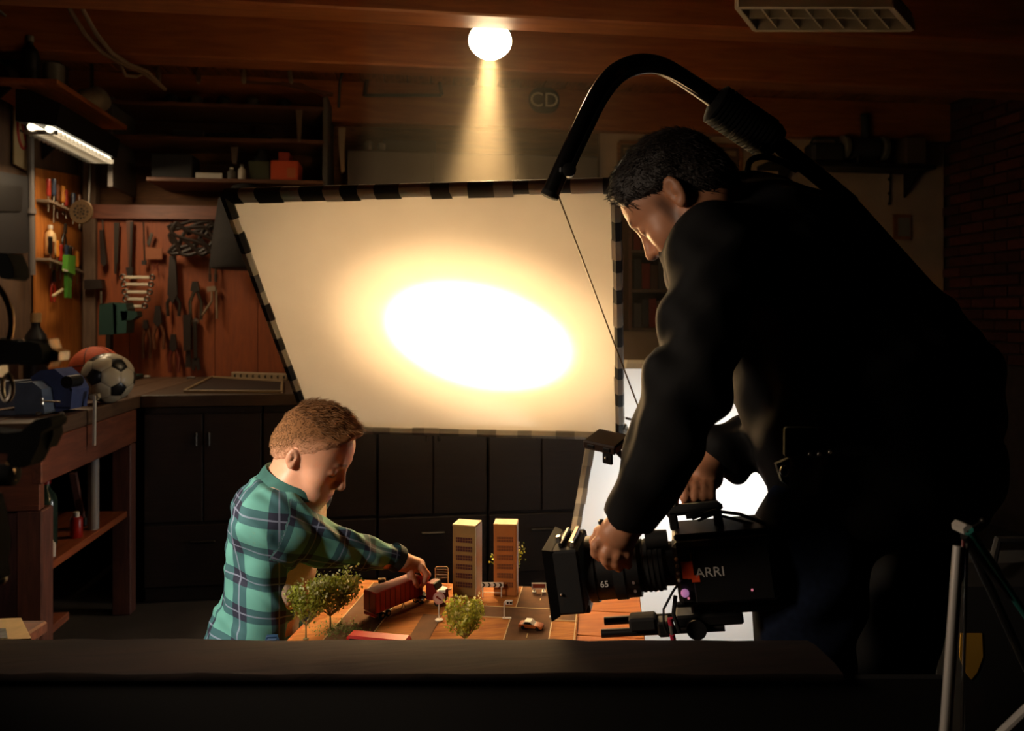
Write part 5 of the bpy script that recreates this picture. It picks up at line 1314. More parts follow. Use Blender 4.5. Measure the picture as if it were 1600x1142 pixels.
def strands(name, m, parent, S_pts, length, width, lift, flow, seed, n, jitter=.35, segs=3, keep=None):
    """short tapered locks growing from surface points (camera axes)"""
    g = np.random.default_rng(seed); mb = MB(); V, N = S_pts
    idx = g.integers(0, len(V), n)
    for i in idx:
        p = Vector(V[i]); nn = Vector(N[i])
        if keep and not keep(p): continue
        fl = flow(p, nn)
        fl = fl - nn * fl.dot(nn)
        if fl.length < 1e-5: continue
        fl.normalize(); fl = (fl + Vector(g.normal(size=3)) * jitter).normalized()
        L = length(p) * g.uniform(.6, 1.3); w = width * g.uniform(.6, 1.2); sd = fl.cross(nn).normalized()
        pts = []
        for k in range(segs + 1):
            t = k / segs; pts.append(p + fl * L * t + nn * (lift * L * (t - .55 * t * t) + .0006))
        vv = []; ff = []
        for k, q in enumerate(pts):
            ww = w * (1 - k / segs) ** .7 + 1e-5; vv += [q - sd * ww, q + nn * ww * .8, q + sd * ww]
        for k in range(segs):
            a = k * 3
            for j in range(2): ff.append((a + j, a + j + 1, a + j + 4, a + j + 3))
            ff.append((a + 2, a, a + 3, a + 5))
        mb.add([cw(*v) for v in vv], ff)
    return mb.build(name, m, parent, smooth=180)
def surf_pts(S):
    V, Q = S.mesh(); n = np.cross(V[Q[:, 1]] - V[Q[:, 0]], V[Q[:, 3]] - V[Q[:, 0]]); n /= np.linalg.norm(n, axis=1)[:, None] + 1e-12
    return V[Q].mean(1), n

# ------------------------------------------------------------------ the boy
by = thing('person', 'boy in a green plaid shirt leaning over the toy town, hand on the truck', 'person', cw(-0.60, 1.75, 0))
sB = 0.90
OB = np.array((-0.464, 1.75, 1.086))
BB = basis((cos(radians(9)), -sin(radians(9)), 0), radians(31))
S = SDF((-0.80, 1.50, 0.0), (-0.14, 2.02, 1.24), 0.0034)
LB = head_shape(S, OB, BB, sB, True)
neckb = np.array((-0.505, 1.75, 1.005))
S.cap(LB(-.028, 0, -.02), neckb, .046, .05, .03)
chest = np.array((-0.525, 1.75, .93)); belly = np.array((-0.545, 1.75, .80)); hip = np.array((-0.585, 1.75, .67))
S.ell(chest, (.082, .125, .12), None, .04); S.ell(belly, (.07, .105, .12), None, .05); S.ell(hip, (.085, .12, .10), None, .05)
shN = np.array((-0.528, 1.640, .955)); elN = np.array((-0.395, 1.735, .880)); wrN = cpx(629, 878, 1.815)
shF = np.array((-0.50, 1.865, .975)); elF = np.array((-0.56, 1.895, .785)); wrF = np.array((-0.545, 1.885, .63))
S.cap(shN, elN, .042, .034, .03); S.cap(elN, wrN, .033, .0205, .02)
S.cap(shF, elF, .042, .034, .03); S.cap(elF, wrF, .033, .022, .02)
# near hand: palm bridging to the knuckles, fingers closing on the truck
palm = cpx(652, 884, 1.835)
S.cap(wrN, palm, .0195, .0165, .012); S.cap(wrN + np.array((0, .012, 0)), palm + np.array((.004, .018, -.002)), .015, .013, .012)
for i, (dd, ex_) in enumerate(((-.010, 0), (.006, .004), (.021, .002), (.034, -.004))):
    d = 1.835 + dd
    k0 = cpx(659 + ex_ * 300, 886 + i, d); k1 = cpx(667 + ex_ * 400, 897 + i, d + .002); k2 = cpx(663 + ex_ * 200, 909, d); k3 = cpx(655, 918, d - .002)
    finger(S, [k0, k1, k2, k3], .0082 - .0006 * (i == 3), .0056)
finger(S, [cpx(640, 887, 1.818), cpx(642, 899, 1.806), cpx(647, 909, 1.806), cpx(652, 916, 1.812)], .0095, .0062, .006)
# far hand hanging
S.cap(wrF, wrF + np.array((.004, 0, -.05)), .021, .02, .012)
for i in range(4): finger(S, [wrF + np.array((-.022 + .014 * i, -.004, -.055)), wrF + np.array((-.024 + .015 * i, -.008, -.085)), wrF + np.array((-.022 + .014 * i, -.018, -.106 + .006 * abs(i - 1))),], .0075, .0058)
finger(S, [wrF + np.array((.018, -.008, -.02)), wrF + np.array((.030, -.014, -.05)), wrF + np.array((.030, -.018, -.07))], .0085, .006)
# legs
for sd in (-1, 1):
    h = hip + np.array((0, sd * .06, -.03)); kn = np.array((-0.60 + .03 * sd, 1.75 + sd * .075, .36)); an = np.array((-0.63 + .04 * sd, 1.75 + sd * .085, .07))
    S.cap(h, kn, .062, .045, .03); S.cap(kn, an, .044, .028, .02); S.cap(an, an + np.array((.10, 0, -.035)), .03, .026, .02)
M_skinb = skin_mat('boy_skin', '#d69a78', .5, '#54351e', '#b05a54')
def ramp(x, a, b): return np.clip((x - a) / (b - a), 0, 1)
def lip_t(q): return ramp(.0125 - np.abs(q[:, 2] + .0615), 0, .004) * ramp(.022 - np.abs(q[:, 1]), 0, .006) * ramp(q[:, 0], .090, .097)
def brow_t(q):
    ay = np.abs(q[:, 1]); zc = .0335 + .004 * np.sin(np.clip((ay - .010) / .036, 0, 1) * 2.4)
    return ramp(.0046 - np.abs(q[:, 2] - zc), 0, .0022) * ramp(ay, .009, .014) * ramp(.047 - ay, 0, .006) * ramp(q[:, 0], .06, .065)
def lash_t(q):
    ay = np.abs(q[:, 1]); zc = .0035 - .0035 * (1 - ((ay - .033) / .014) ** 2)
    return ramp(.0036 - np.abs(q[:, 2] - zc), 0, .0016) * ramp(.0145 - np.abs(ay - .033), 0, .003) * ramp(q[:, 0], .07, .075)
def tintb(V):
    q = (V - OB) @ BB / sB; out = np.zeros_like(V); out[:, 1] = lip_t(q) * .9; out[:, 0] = np.maximum(brow_t(q) * .75, lash_t(q)); return out
sdf_build(S, 'body', M_skinb, by, attr={'tint': tintb}, relax=1)
# hair: a close cap, longer on top, swept forward
H = SDF(OB - .17, OB + .19, 0.003)
H.ell(LB(-.003, 0, .046), np.array((.0978, .0768, .0888)) * sB, BB, .01)
H.ell(LB(-.052, 0, -.004), np.array((.046, .056, .05)) * sB, BB, .03)
H.ell(LB(.012, 0, .078), np.array((.090, .068, .068)) * sB, BB, .015)
H.ell(LB(.066, 0, .098), np.array((.042, .052, .026)) * sB, BB, .012)
up_ = BB[:, 2]; fw_ = BB[:, 0]
H.cut(LB(.060, 0, .060), fw_ * .95 - up_ * .55, .008)
H.cut(LB(-.06, 0, -.055), -up_ * 1.0 + fw_ * .95, .006)
for y in (-1, 1): H.ell(LB(-.008, y * .085, .0), np.array((.020, .02, .028)) * sB, BB, .006, 's')
H.wrinkle(.0012, 160, 3)
M_hair = skin_mat('boy_hair_cap', '#8a5c34', .95, '#cf9674'); MATS['boy_hair_cap'].node_tree.nodes['Principled BSDF'].inputs['Subsurface Weight'].default_value = 0
def fadeb(V):
    q = (V - OB) @ BB / sB; h = q[:, 2] + .055 - .95 * (q[:, 0] + .06); out = np.zeros_like(V)
    out[:, 0] = (1 - ramp(h, .006, .075)) * .98 * ramp(.095 - q[:, 2], 0, .03); return out
sdf_build(H, 'hair', M_hair, by, relax=1, attr={'tint': fadeb})
M_hair = mat('boy_hair', '#94663a', .5, var=.30, scale=160, bump=.3)
def flowb(p, n):
    q = BB.T @ (np.array(p) - OB)
    f = fw_ * 1.0 + up_ * (.35 if q[0] < .03 else .1) if q[2] > .07 else (-up_ * 1.0 - fw_ * .4)
    return Vector(f)
def lenb(p):
    q = BB.T @ (np.array(p) - OB); return (.016 + .012 * max(0, q[0] / .09)) if q[2] > .085 - .25 * max(0, q[0]) else .0035
o = strands('hair_lock', M_hair, by, surf_pts(H), lenb, .0010, .30, flowb, 4, 5200, .28, keep=lambda p: (lambda q: q[2] + .055 - .95 * (q[0] + .06) > .05)(BB.T @ (np.array(p) - OB) / sB)); o['kind'] = 'stuff'
o = strands('short_hair', mat('boy_hair_short', '#a3754a', .6, var=.25, scale=160), by, surf_pts(H), lambda p: .0045, .00045, .12, lambda p, n: Vector(-up_ * 1.0 - fw_ * .5), 14, 9000, .25, 1,
            keep=lambda p: (lambda q: .012 < q[2] + .055 - .95 * (q[0] + .06) < .085 and q[2] < .085)(BB.T @ (np.array(p) - OB) / sB)); o['kind'] = 'stuff'
# T-shirt
Tt = SDF((-0.72, 1.56, .60), (-0.38, 1.94, 1.06), 0.004)
Tt.ell(chest + (.004, 0, 0), (.090, .118, .118), None, .04); Tt.ell(belly + (.014, 0, .02), (.078, .108, .13), None, .05); Tt.ell(hip + (.01, 0, .01), (.082, .115, .10), None, .05)
Tt.cap(chest + (.012, 0, .05), neckb + (.006, 0, -.005), .07, .058, .03)
Tt.cut(neckb + (.0, 0, .005), (-.45, 0, .9)); Tt.cut((0, 0, .63), (0, 0, -1)); Tt.wrinkle(.005, 60, 8)
sdf_build(Tt, 'tee_shirt', mat('tee_cream', '#c9a78a', .85, var=.06, scale=200, bump=.1), by)
# plaid shirt
pl_ = bpy.data.materials.new('plaid_shirt'); pl_.use_nodes = True; nt = pl_.node_tree; b = nt.nodes['Principled BSDF']; b.inputs['Roughness'].default_value = .85
at = nt.nodes.new('ShaderNodeAttribute'); at.attribute_name = 'weave'; sx_ = nt.nodes.new('ShaderNodeSeparateXYZ'); nt.links.new(at.outputs['Vector'], sx_.inputs[0])
def mth(op, a, bb=None):
    n = nt.nodes.new('ShaderNodeMath'); n.operation = op
    for i, x in enumerate((a, bb)):
        if x is None: continue
        if isinstance(x, (int, float)): n.inputs[i].default_value = x
        else: nt.links.new(x, n.inputs[i])
    return n.outputs[0]
def bands(o, per):
    f = mth('ABSOLUTE', mth('SUBTRACT', mth('FRACT', mth('MULTIPLY', o, 1 / per)), .5))
    return mth('LESS_THAN', f, .21), mth('LESS_THAN', f, .022), mth('MULTIPLY', mth('GREATER_THAN', f, .36), mth('LESS_THAN', f, .40))
du, lu, gu = bands(sx_.outputs[0], .074); dv, lv, gv = bands(sx_.outputs[1], .074)
dk = mth('MULTIPLY', mth('ADD', du, dv), .5)
rp = nt.nodes.new('ShaderNodeValToRGB'); rp.color_ramp.interpolation = 'CONSTANT'
rp.color_ramp.elements[0].color = lin('#5a9486'); rp.color_ramp.elements[1].position = .25; rp.color_ramp.elements[1].color = lin('#31585a')
e3 = rp.color_ramp.elements.new(.75); e3.color = lin('#1d1f30')
nt.links.new(dk, rp.inputs[0])
mx = nt.nodes.new('ShaderNodeMixRGB'); mx.inputs[2].default_value = lin('#9aa0b4'); nt.links.new(rp.outputs[0], mx.inputs[1]); nt.links.new(mth('MULTIPLY', mth('MAXIMUM', lu, lv), .45), mx.inputs[0])
nt.links.new(mx.outputs[0], b.inputs['Base Color'])
G = SDF((-0.80, 1.50, .56), (-0.22, 2.02, 1.10), 0.0036)
G.ell(chest + (-.008, 0, 0), (.098, .140, .125), None, .04); G.ell(belly + (-.008, 0, 0), (.094, .128, .14), None, .05); G.ell(hip + (-.002, 0, -.01), (.100, .135, .12), None, .05)
G.cap((-0.535, 1.67, .985), (-0.535, 1.83, .985), .05, .05, .04)
G.cut((-0.472, 0, .85), (1, 0, -.10), .012); G.cut((0, 0, .61), (.1, 0, -1)); G.cut(neckb + (.01, 0, .018), (.25, 0, .95))
G.cap(shN + (.0, 0, .0), elN, .064, .047, .03); G.cap(elN, cpx(621, 873, 1.81), .045, .029, .02)
G.cap(shF, elF, .062, .05, .03); G.cap(elF, wrF + (0, 0, .02), .048, .034, .02)
G.cut(cpx(622, 873, 1.81), cpx(629, 878, 1.815) - cpx(600, 864, 1.79), .003)
G.wrinkle(.0050, 70, 21)
segs_ = [(shN, elN), (elN, wrN), (shF, elF), (elF, wrF)]
def weave(V):
    best = np.full(len(V), .072); out = np.zeros((len(V), 3))
    ang = np.arctan2(V[:, 1] - 1.75, -(V[:, 0] + .53)); out[:, 0] = ang * .11 + .02; out[:, 1] = V[:, 2] + V[:, 0] * .25
    off = 0.0
    for i, (a, bb) in enumerate(segs_):
        d = bb - a; L = sqrt(d.dot(d)); t = ((V - a) @ d) / (L * L)
        q = V - a - np.clip(t, 0, 1)[:, None] * d; r = np.linalg.norm(q, axis=1)
        _, u, v = frame_of(d); th = np.arctan2(q @ np.array(u), q @ np.array(v))
        ok = (r < best) & (t > -.05 if i % 2 else t > .12); best[ok] = r[ok]
        out[ok, 0] = (off + t * L)[ok] + .015; out[ok, 1] = (th * .05)[ok]
        off = L if i % 2 == 0 else 0
    return out
sdf_build(G, 'plaid_shirt', pl_, by, attr={'weave': weave}, relax=1)
# collar
m = MB(); nseg = 22; vv = []; ff = []
for k in range(nseg + 1):
    an = radians(35) + radians(290) * k / nseg
    dx, dy = cos(an), sin(an); back = (1 - dx) / 2
    for (r, z) in ((.060, 0.0), (.060, .030), (.064, .034), (.069, .028), (.080, -.006), (.076, -.008)):
        vv.append((-0.508 + dx * r * (1.0) + .012 * (z / .03), 1.75 + dy * r * 1.08, 0.990 + z * (0.45 + .75 * back) + .036 * back))
for k in range(nseg):
    for j in range(6): ff.append((k * 6 + j, k * 6 + (j + 1) % 6, (k + 1) * 6 + (j + 1) % 6, (k + 1) * 6 + j))
m.add([cw(*v) for v in vv], ff); m.build('collar', mat('collar_green', '#2f5c52', .85, var=.3, scale=25), by, smooth=60)
m = MB(); a = cpx(612, 868, 1.80); b_ = cpx(623, 874, 1.812)
m.tube([cw(*a), cw(*b_)], [.0325, .0315], 22, caps=False); m.build('cuff', mat('cuff_dark', '#2a3a38', .85, var=.3, scale=30), by)
# trousers and shoes
J = SDF((-0.78, 1.54, .0), (-0.42, 1.98, .72), 0.005)
J.ell(hip + (0, 0, -.02), (.092, .128, .09), None, .03)
for sd in (-1, 1):
    h = hip + np.array((0, sd * .062, -.04)); kn = np.array((-0.60 + .03 * sd, 1.75 + sd * .075, .36)); an = np.array((-0.63 + .04 * sd, 1.75 + sd * .085, .09))
    J.cap(h, kn, .074, .058, .02); J.cap(kn, an, .057, .045, .02)
J.cut((0, 0, .075), (0, 0, -1)); J.wrinkle(.003, 60, 4); sdf_build(J, 'trousers', mat('boy_jeans', '#1d2230', .9), by)
for sd in (-1, 1):
    K = SDF((-0.72, 1.58, .0), (-0.44, 1.92, .13), 0.004); an = np.array((-0.63 + .04 * sd, 1.75 + sd * .085, .07))
    K.cap(an, an + (.11, 0, -.03), .040, .037, .02); K.cut((0, 0, .004), (0, 0, -1)); sdf_build(K, 'shoe', mat('boy_shoe', '#2b2b2e', .7), by)
# ------------------------------------------------------------------ the camera operator
mn = thing('person', 'man in a black jacket and jeans bending over the film camera', 'person', cw(0.62, 1.50, 0))
BM = basis((-cos(radians(30)), sin(radians(30)), 0), radians(45))
CM = cpx(1045, 290, 1.43)                       # middle of the skull
OM = CM - BM[:, 2] * .045
S = SDF((0.10, 1.18, 0.0), (1.02, 1.96, 1.78), 0.0042)
LM = head_shape(S, OM, BM, 1.0)
neck = cpx(1150, 350, 1.50)
S.cap(LM(-.03, 0, -.03), neck, .058, .066, .03)
shL = cpx(1120, 392, 1.31); elL = cpx(1079, 600, 1.275); wrL = cpx(985, 806, 1.335)
shR = cpx(1215, 400, 1.66); elR = cpx(1216, 672, 1.66); wrR = cpx(1112, 715, 1.56)
mid = cpx(1270, 540, 1.49); hips = cpx(1345, 735, 1.49)
S.ell(cpx(1190, 430, 1.48), (.13, .19, .13), None, .05); S.cap(cpx(1190, 430, 1.48), mid, .13, .14, .05); S.cap(mid, hips, .14, .15, .05)
S.cap(shL, elL, .055, .045, .03); S.cap(elL, wrL, .044, .029, .02); S.cap(shR, elR, .055, .045, .03); S.cap(elR, wrR, .044, .029, .02)
# left hand on the lens
for (x, y, d, r) in ((958, 832, 1.335, .024), (974, 838, 1.332, .024)): S.cap(wrL, cpx(x, y, d), .027, r, .015)
lf = [((942, 836), (931, 852), (931, 864), (938, 872), 1.342), ((956, 848), (948, 864), (947, 876), (952, 885), 1.334), ((970, 852), (964, 868), (963, 880), (967, 888), 1.332), ((983, 852), (980, 866), (979, 876), (982, 883), 1.334)]
for i, (a, b_, c, d_, dd) in enumerate(lf):
    finger(S, [cpx(*a, dd), cpx(*b_, dd - .004), cpx(*c, dd + .004), cpx(*d_, dd + .014)], .0112 - .0010 * (i == 3), .0078, .005)
finger(S, [cpx(952, 822, 1.345), cpx(938, 832, 1.362), cpx(930, 845, 1.38), cpx(930, 856, 1.392)], .0125, .0085, .008)
# right hand round the top handle
pr_ = cpx(1098, 742, 1.53)
S.cap(wrR, pr_, .028, .027, .015); S.cap(wrR, cpx(1112, 748, 1.53), .026, .022, .015)
for i, x in enumerate((1071, 1086, 1100, 1112)):
    finger(S, [cpx(x + 5, 748, 1.522), cpx(x, 762 - i, 1.492), cpx(x - 1, 778 - i, 1.484), cpx(x + 2, 789 - i * 2, 1.500)], .0108 - .001 * (i == 3), .008, .004)
finger(S, [cpx(1080, 745, 1.545), cpx(1062, 762, 1.535), cpx(1052, 778, 1.525), cpx(1054, 788, 1.515)], .0125, .0085, .008)
# legs
legs = [(cpx(1262, 790, 1.43), np.array((.520, 1.42, .55)), np.array((.535, 1.50, .10))), (cpx(1420, 800, 1.60), np.array((.78, 1.64, .54)), np.array((.80, 1.72, .10)))]
for h, kn, an in legs:
    S.cap(h + np.array((.03, 0, -.10)), kn, .065, .055, .04); S.cap(h + np.array((.05, 0, .04)), h + np.array((.03, 0, -.10)), .06, .065, .03); S.cap(kn, an, .055, .038, .02); S.cap(an, an + np.array((-.13, .07, -.055)), .04, .03, .02)
M_skinm = skin_mat('man_skin', '#c08562', .5, '#54382b', '#8f5148')
def tintm(V):
    q = (V - OM) @ BM; out = np.zeros_like(V); out[:, 1] = lip_t(q) * .9
    jaw = ramp(-q[:, 2], .030 + 0, .058) * ramp(q[:, 0], -.005, .015) * ramp(.10 - np.abs(q[:, 1]), 0, .01) * ramp(q[:, 2], -.15, -.13)
    burn = ramp(.016 - np.abs(q[:, 0] - .024), 0, .012) * ramp(.03 - q[:, 2], 0, .02) * ramp(q[:, 2], -.07, -.04) * ramp(np.abs(q[:, 1]), .045, .055)
    near = (np.abs(q) < .16).all(1)
    out[:, 0] = np.maximum(np.maximum(jaw, burn) * .75, np.maximum(brow_t(q), lash_t(q))) * near * (1 - out[:, 1]); return out
sdf_build(S, 'body', M_skinm, mn, attr={'tint': tintm}, relax=1)
H = SDF(OM - .18, OM + .19, 0.0034)
H.ell(LM(-.004, 0, .048), (.1035, .0815, .0945), BM, .01); H.ell(LM(.030, 0, .085), (.075, .066, .056), BM, .015); H.ell(LM(-.05, 0, -.005), (.055, .066, .06), BM, .02)
fm, um = BM[:, 0], BM[:, 2]
H.cut(LM(.078, 0, .062), fm * .96 - um * .30, .008)
for y in (-1, 1):
    H.ell(LM(.050, y * .085, .0), (.048, .04, .040), BM, .01, 's')
    H.ell(LM(-.004, y * .088, -.004), (.026, .026, .034), BM, .008, 's')
H.cut(LM(-.06, 0, -.055), -um + fm * .1, .008); H.wrinkle(.0014, 130, 6)
M_hairm = mat('man_hair', '#1c120c', .55, var=.35, scale=140, bump=.4)
sdf_build(H, 'hair', M_hairm, mn, relax=1)
def flowm(p, n):
    q = BM.T @ (np.array(p) - OM); return Vector(fm * .8 + um * .4) if q[2] > .07 else Vector(-um - fm * .5)
o = strands('hair_lock', M_hairm, mn, surf_pts(H), lambda p: .012, .0012, .28, flowm, 8, 4200, .25); o['kind'] = 'stuff'
# jacket
G = SDF((0.10, 1.10, .98), (1.02, 1.90, 1.74), 0.0055)
M_jack = mat('black_jacket', '#070708', .8, var=.2, scale=60, spec=.25)
G.ell(cpx(1185, 425, 1.48), (.145, .205, .15), None, .06)
G.cap(cpx(1170, 400, 1.47), cpx(1310, 610, 1.49), .15, .175, .06); G.cap(cpx(1250, 400, 1.50), cpx(1420, 600, 1.52), .12, .165, .06)
G.cap(cpx(1310, 610, 1.49), cpx(1345, 740, 1.49), .175, .185, .06); G.cap(cpx(1330, 560, 1.50), cpx(1440, 720, 1.53), .17, .15, .06)
G.cap(cpx(1092, 345, 1.41), cpx(1180, 320, 1.55), .062, .062, .04); G.cap(cpx(1075, 385, 1.40), cpx(1110, 420, 1.42), .04, .08, .04)
G.cut((0, 0, 1.09), (-.12, 0, -1), .01)
G.cap(shL, elL, .080, .068, .05); G.cap(elL, cpx(1022, 727, 1.30), .069, .058, .02); G.cap(cpx(1022, 727, 1.30), cpx(983, 812, 1.335), .058, .047, .02)
G.cap(shR, elR, .08, .066, .05); G.cap(elR, cpx(1122, 708, 1.565), .065, .050, .02)
G.cap(cpx(1150, 700, 1.57), cpx(1152, 742, 1.555), .036, .014, .03)
G.cut(cpx(984, 816, 1.335), cpx(978, 830, 1.345) - cpx(1010, 757, 1.31), .003)
G.ell(cpx(1028, 580, 1.27), (.018, .03, .05), None, .03)
G.wrinkle(.0060, 48, 31)
sdf_build(G, 'jacket', M_jack, mn, relax=1)
m = MB()
for x, y in ((1265, 709), (1280, 709), (1297, 706)): m.sph(px(x, y, 1.292), .0042, 12, 8)
m.build('stud', M_chrome, mn)
m = MB(); c = px(1226, 735, 1.315); m.tube([c + FX * .0065 * cos(k * pi / 8) + EZ * .009 * sin(k * pi / 8) for k in range(16)], .0018, 6, closed=True); m.build('eyelet', M_chrome, mn)
m = MB(); m.prism([px(x, y, 1.325) for x, y in ((1213, 725), (1234, 716), (1233, 760), (1222, 752))], FYc * .012); m.build('strap_end', mat('strap_black', '#14110f', .7), mn)
# jeans
J = SDF((0.36, 1.26, .0), (1.08, 1.98, 1.18), 0.0055)
J.ell(cpx(1350, 775, 1.50), (.15, .14, .11), None, .05)
for h, kn, an in legs: J.cap(h + np.array((.01, 0, -.05)), kn, .104, .078, .04); J.cap(kn, an, .077, .058, .03)
J.cut((0, 0, .08), (0, 0, -1)); J.wrinkle(.0045, 45, 14)
sdf_build(J, 'jeans', mat('man_jeans', '#111828', .95, var=.25, scale=80, spec=.1), mn, relax=1)
for h, kn, an in legs:
    K = SDF(an - .28, an + .2, 0.006); K.cap(an + np.array((.03, -.015, -.02)), an + np.array((-.15, .08, -.055)), .055, .045, .02); K.cut((0, 0, .004), (0, 0, -1)); sdf_build(K, 'shoe', mat('man_shoe', '#15120f', .6), mn)
# dark finger ring / watch strap at the left wrist
m = MB(); a, b_ = px(942, 814, 1.352), px(938, 819, 1.350); m.box(px(940, 816, 1.350), (.012, .012, .010), CAMROT, .003); m.build('watch', M_iron, mn)
# ------------------------------------------------------------------ film camera
CO = cw(*cpx(1100, 876, 1.43))
pit, yw = radians(8), radians(12)
fc = CAMROT @ Vector((-cos(yw) * cos(pit), sin(yw) * cos(pit), -sin(pit))); uc = CAMROT @ Vector((-cos(yw) * sin(pit), sin(yw) * sin(pit), cos(pit))); sc = uc.cross(fc)
CRm = Matrix((fc, sc, uc)).transposed()
cq = lambda a, b, c: CO + fc * a + sc * b + uc * c
fcam = thing('film_camera', 'black film camera with matte box and lens in the man\'s hands', 'film camera', CO - uc * .12)
M_cam = mat('camera_black', '#0e0d0d', .5, var=.1, scale=40); M_camg = mat('camera_graphite', '#1b1a1a', .4, .3); M_rub = mat('camera_rubber', '#0a0a0a', .85)
def cbx(name, a, b, c, sa, sb, s_c, m=M_cam, ch=.004, par=None): return MB().box(cq(a, b, c), (sa, sb, s_c), CRm, ch).build(name, m, par or fcam)
def ccy(name, a0, a1, r0, r1=None, b=0, c=0, m=M_cam, n=32, par=None): return MB().cyl(cq(a0, b, c), cq(a1, b, c), r0, r1, n).build(name, m, par or fcam)
body = cbx('camera_body', -.035, 0, 0, .175, .147, .112, M_cam, .008)
cbx('side_panel', -.045, .075, -.004, .135, .006, .092, M_cam, .002, body)
cbx('top_plate', -.035, 0, .060, .165, .10, .010, M_camg, .003, body)
m = MB(); m.box(cq(.030, .0782, .010), (.020, .0012, .030), CRm); m.box(cq(.026, .0782, -.003), (.012, .0014, .006), CRm); m.box(cq(.018, .0782, -.006), (.014, .0014, .012), CRm); m.build('logo_block', mat('logo_red', '#ff5a2c', .5), body, smooth=0)
m = MB(); text_mesh(m, 'ARRI', .024, cq(-.008, .0784, .003), -fc, uc, .0005); m.build('logo_letters', mat('logo_grey', '#d8d4ce', .5), body, smooth=0)
for k in range(4): MB().sph(cq(.047, .0765, .030 - .0125 * k), (.0035, .0035, .0035), 12, 8).build('button', mat('button_white', '#d8d4cc', .4), body)
MB().lathe([(.0072, 0), (.0072, .004), (.004, .006)], cq(.040, .077, -.030), sc, 18).build('record_button', mat('button_magenta', '#d98ad0', .3, emit=(.9, .4, .8, 1), estr=.25), body)
MB().sph(cq(.035, .0775, -.040), .0022, 8, 6).build('indicator', mat('led_pink', '#e06a8a', .3, emit=(1, .3, .4, 1), estr=.4), body)
MB().sph(cq(-.075, .0785, -.032), .0022, 8, 6).build('indicator', MATS['led_pink'], body)
# lens
lens = ccy('lens_barrel', .120, .215, .056, .058, m=M_cam)
ccy('lens_mount', .050, .078, .040, .040, m=M_camg, par=lens)
ccy('lens_rear', .074, .125, .047, .047, m=M_cam, par=lens)
for a in (.082, .092, .101, .111): ccy('focus_rib', a, a + .005, .0485, m=M_rub, par=lens)
for k in range(5): MB().lathe([(.0028, -.001), (.0028, .0008)], cq(.133 - .001 * k, cos(radians(50 - 17 * k)) * .0568, sin(radians(50 - 17 * k)) * .0568 - .012), sc, 10).build('scale_mark', mat('mark_grey', '#7a6a66', .5), lens)
ccy('focus_ring', .146, .166, .0590, m=M_rub, par=lens); ccy('front_ring', .200, .216, .0610, m=M_camg, par=lens)
m = MB(); text_mesh(m, '65', .016, cq(.183, .0582, -.012), -fc, uc, .0006); m.build('lens_number', MATS['logo_grey'], lens, smooth=0)
# matte box
mb_ = cbx('matte_box', .248, 0, 0, .052, .145, .118, M_rub, .004)
fl_ = MB()
P = [(-.073, -.060), (.073, -.060), (.073, .060), (-.073, .060)]; Q = [(-.082, -.066), (.082, -.066), (.082, .066), (-.082, .066)]
fl_.add([cq(.270, b, c) for b, c in P] + [cq(.286, b, c) for b, c in Q] + [cq(.286, b * .92, c * .92) for b, c in Q] + [cq(.270, b * .85, c * .85) for b, c in P], [(0, 1, 5, 4), (1, 2, 6, 5), (2, 3, 7, 6), (3, 0, 4, 7), (4, 5, 9, 8), (5, 6, 10, 9), (6, 7, 11, 10), (7, 4, 8, 11), (8, 9, 13, 12), (9, 10, 14, 13), (10, 11, 15, 14), (11, 8, 12, 15)])
fl_.build('hood', M_rub, mb_, smooth=20)
cbx('filter_tray', .236, 0, .064, .010, .11, .012, mat('brass_dark', '#6a4a2c', .35, .7), .002, mb_); cbx('filter_tray', .255, 0, .064, .008, .11, .010, M_camg, .002, mb_)
cbx('tray_latch', .262, .03, .070, .010, .016, .012, M_chrome, .002, mb_); cbx('tray_latch', .232, .06, .066, .008, .012, .010, M_chrome, .002, mb_)
MB().sph(cq(.262, .074, -.02), .003, 10, 8).build('screw', M_chrome, mb_)
cbx('bracket', .235, 0, -.066, .03, .06, .016, M_camg, .003, mb_)
# base, rods and motor
cbx('base_plate', .005, 0, -.096, .12, .08, .022, M_camg, .004); cbx('riser', .0, 0, -.075, .07, .06, .03, M_cam, .004); cbx('shoulder_pad', -.095, 0, -.070, .13, .10, .030, M_rub, .012)
for b in (-.03, .03): ccy('support_rod', .205, -.02, .0078, None, b, -.112, M_camg, 16)
cbx('motor', .125, .03, -.094, .05, .04, .024, M_rub, .004); cbx('motor_clamp', .088, .03, -.105, .022, .036, .028, M_cam, .003)
MB().cyl(cq(.03, .05, -.108), cq(.03, .02, -.108), .018, n=18).build('clamp_wheel', M_cam, fcam)
m = MB(); m.tube([cq(.042, .06, -.01), cq(.062, .07, -.03), cq(.082, .068, -.06), cq(.086, .06, -.09), cq(.083, .052, -.108)], .0022, 8); m.build('cable', M_rub, fcam)
m = MB(); m.tube([cq(.058, .06, -.04), cq(.066, .066, -.07), cq(.060, .062, -.105)], .0040, 8); m.build('cable', M_rub, fcam)
for k, c in enumerate((-.078, -.107)): MB().cyl(cq(.0735, .064, c), cq(.0725, .062, c - .016), .0052, n=12).build('connector', mat('plug_red', '#b02840', .4), fcam)
MB().cyl(cq(.0735, .064, -.090), cq(.073, .063, -.107), .0042, n=12).build('connector_sleeve', M_dull, fcam)
cbx('side_lever', .045, .045, -.062, .03, .012, .008, M_camg, .002)
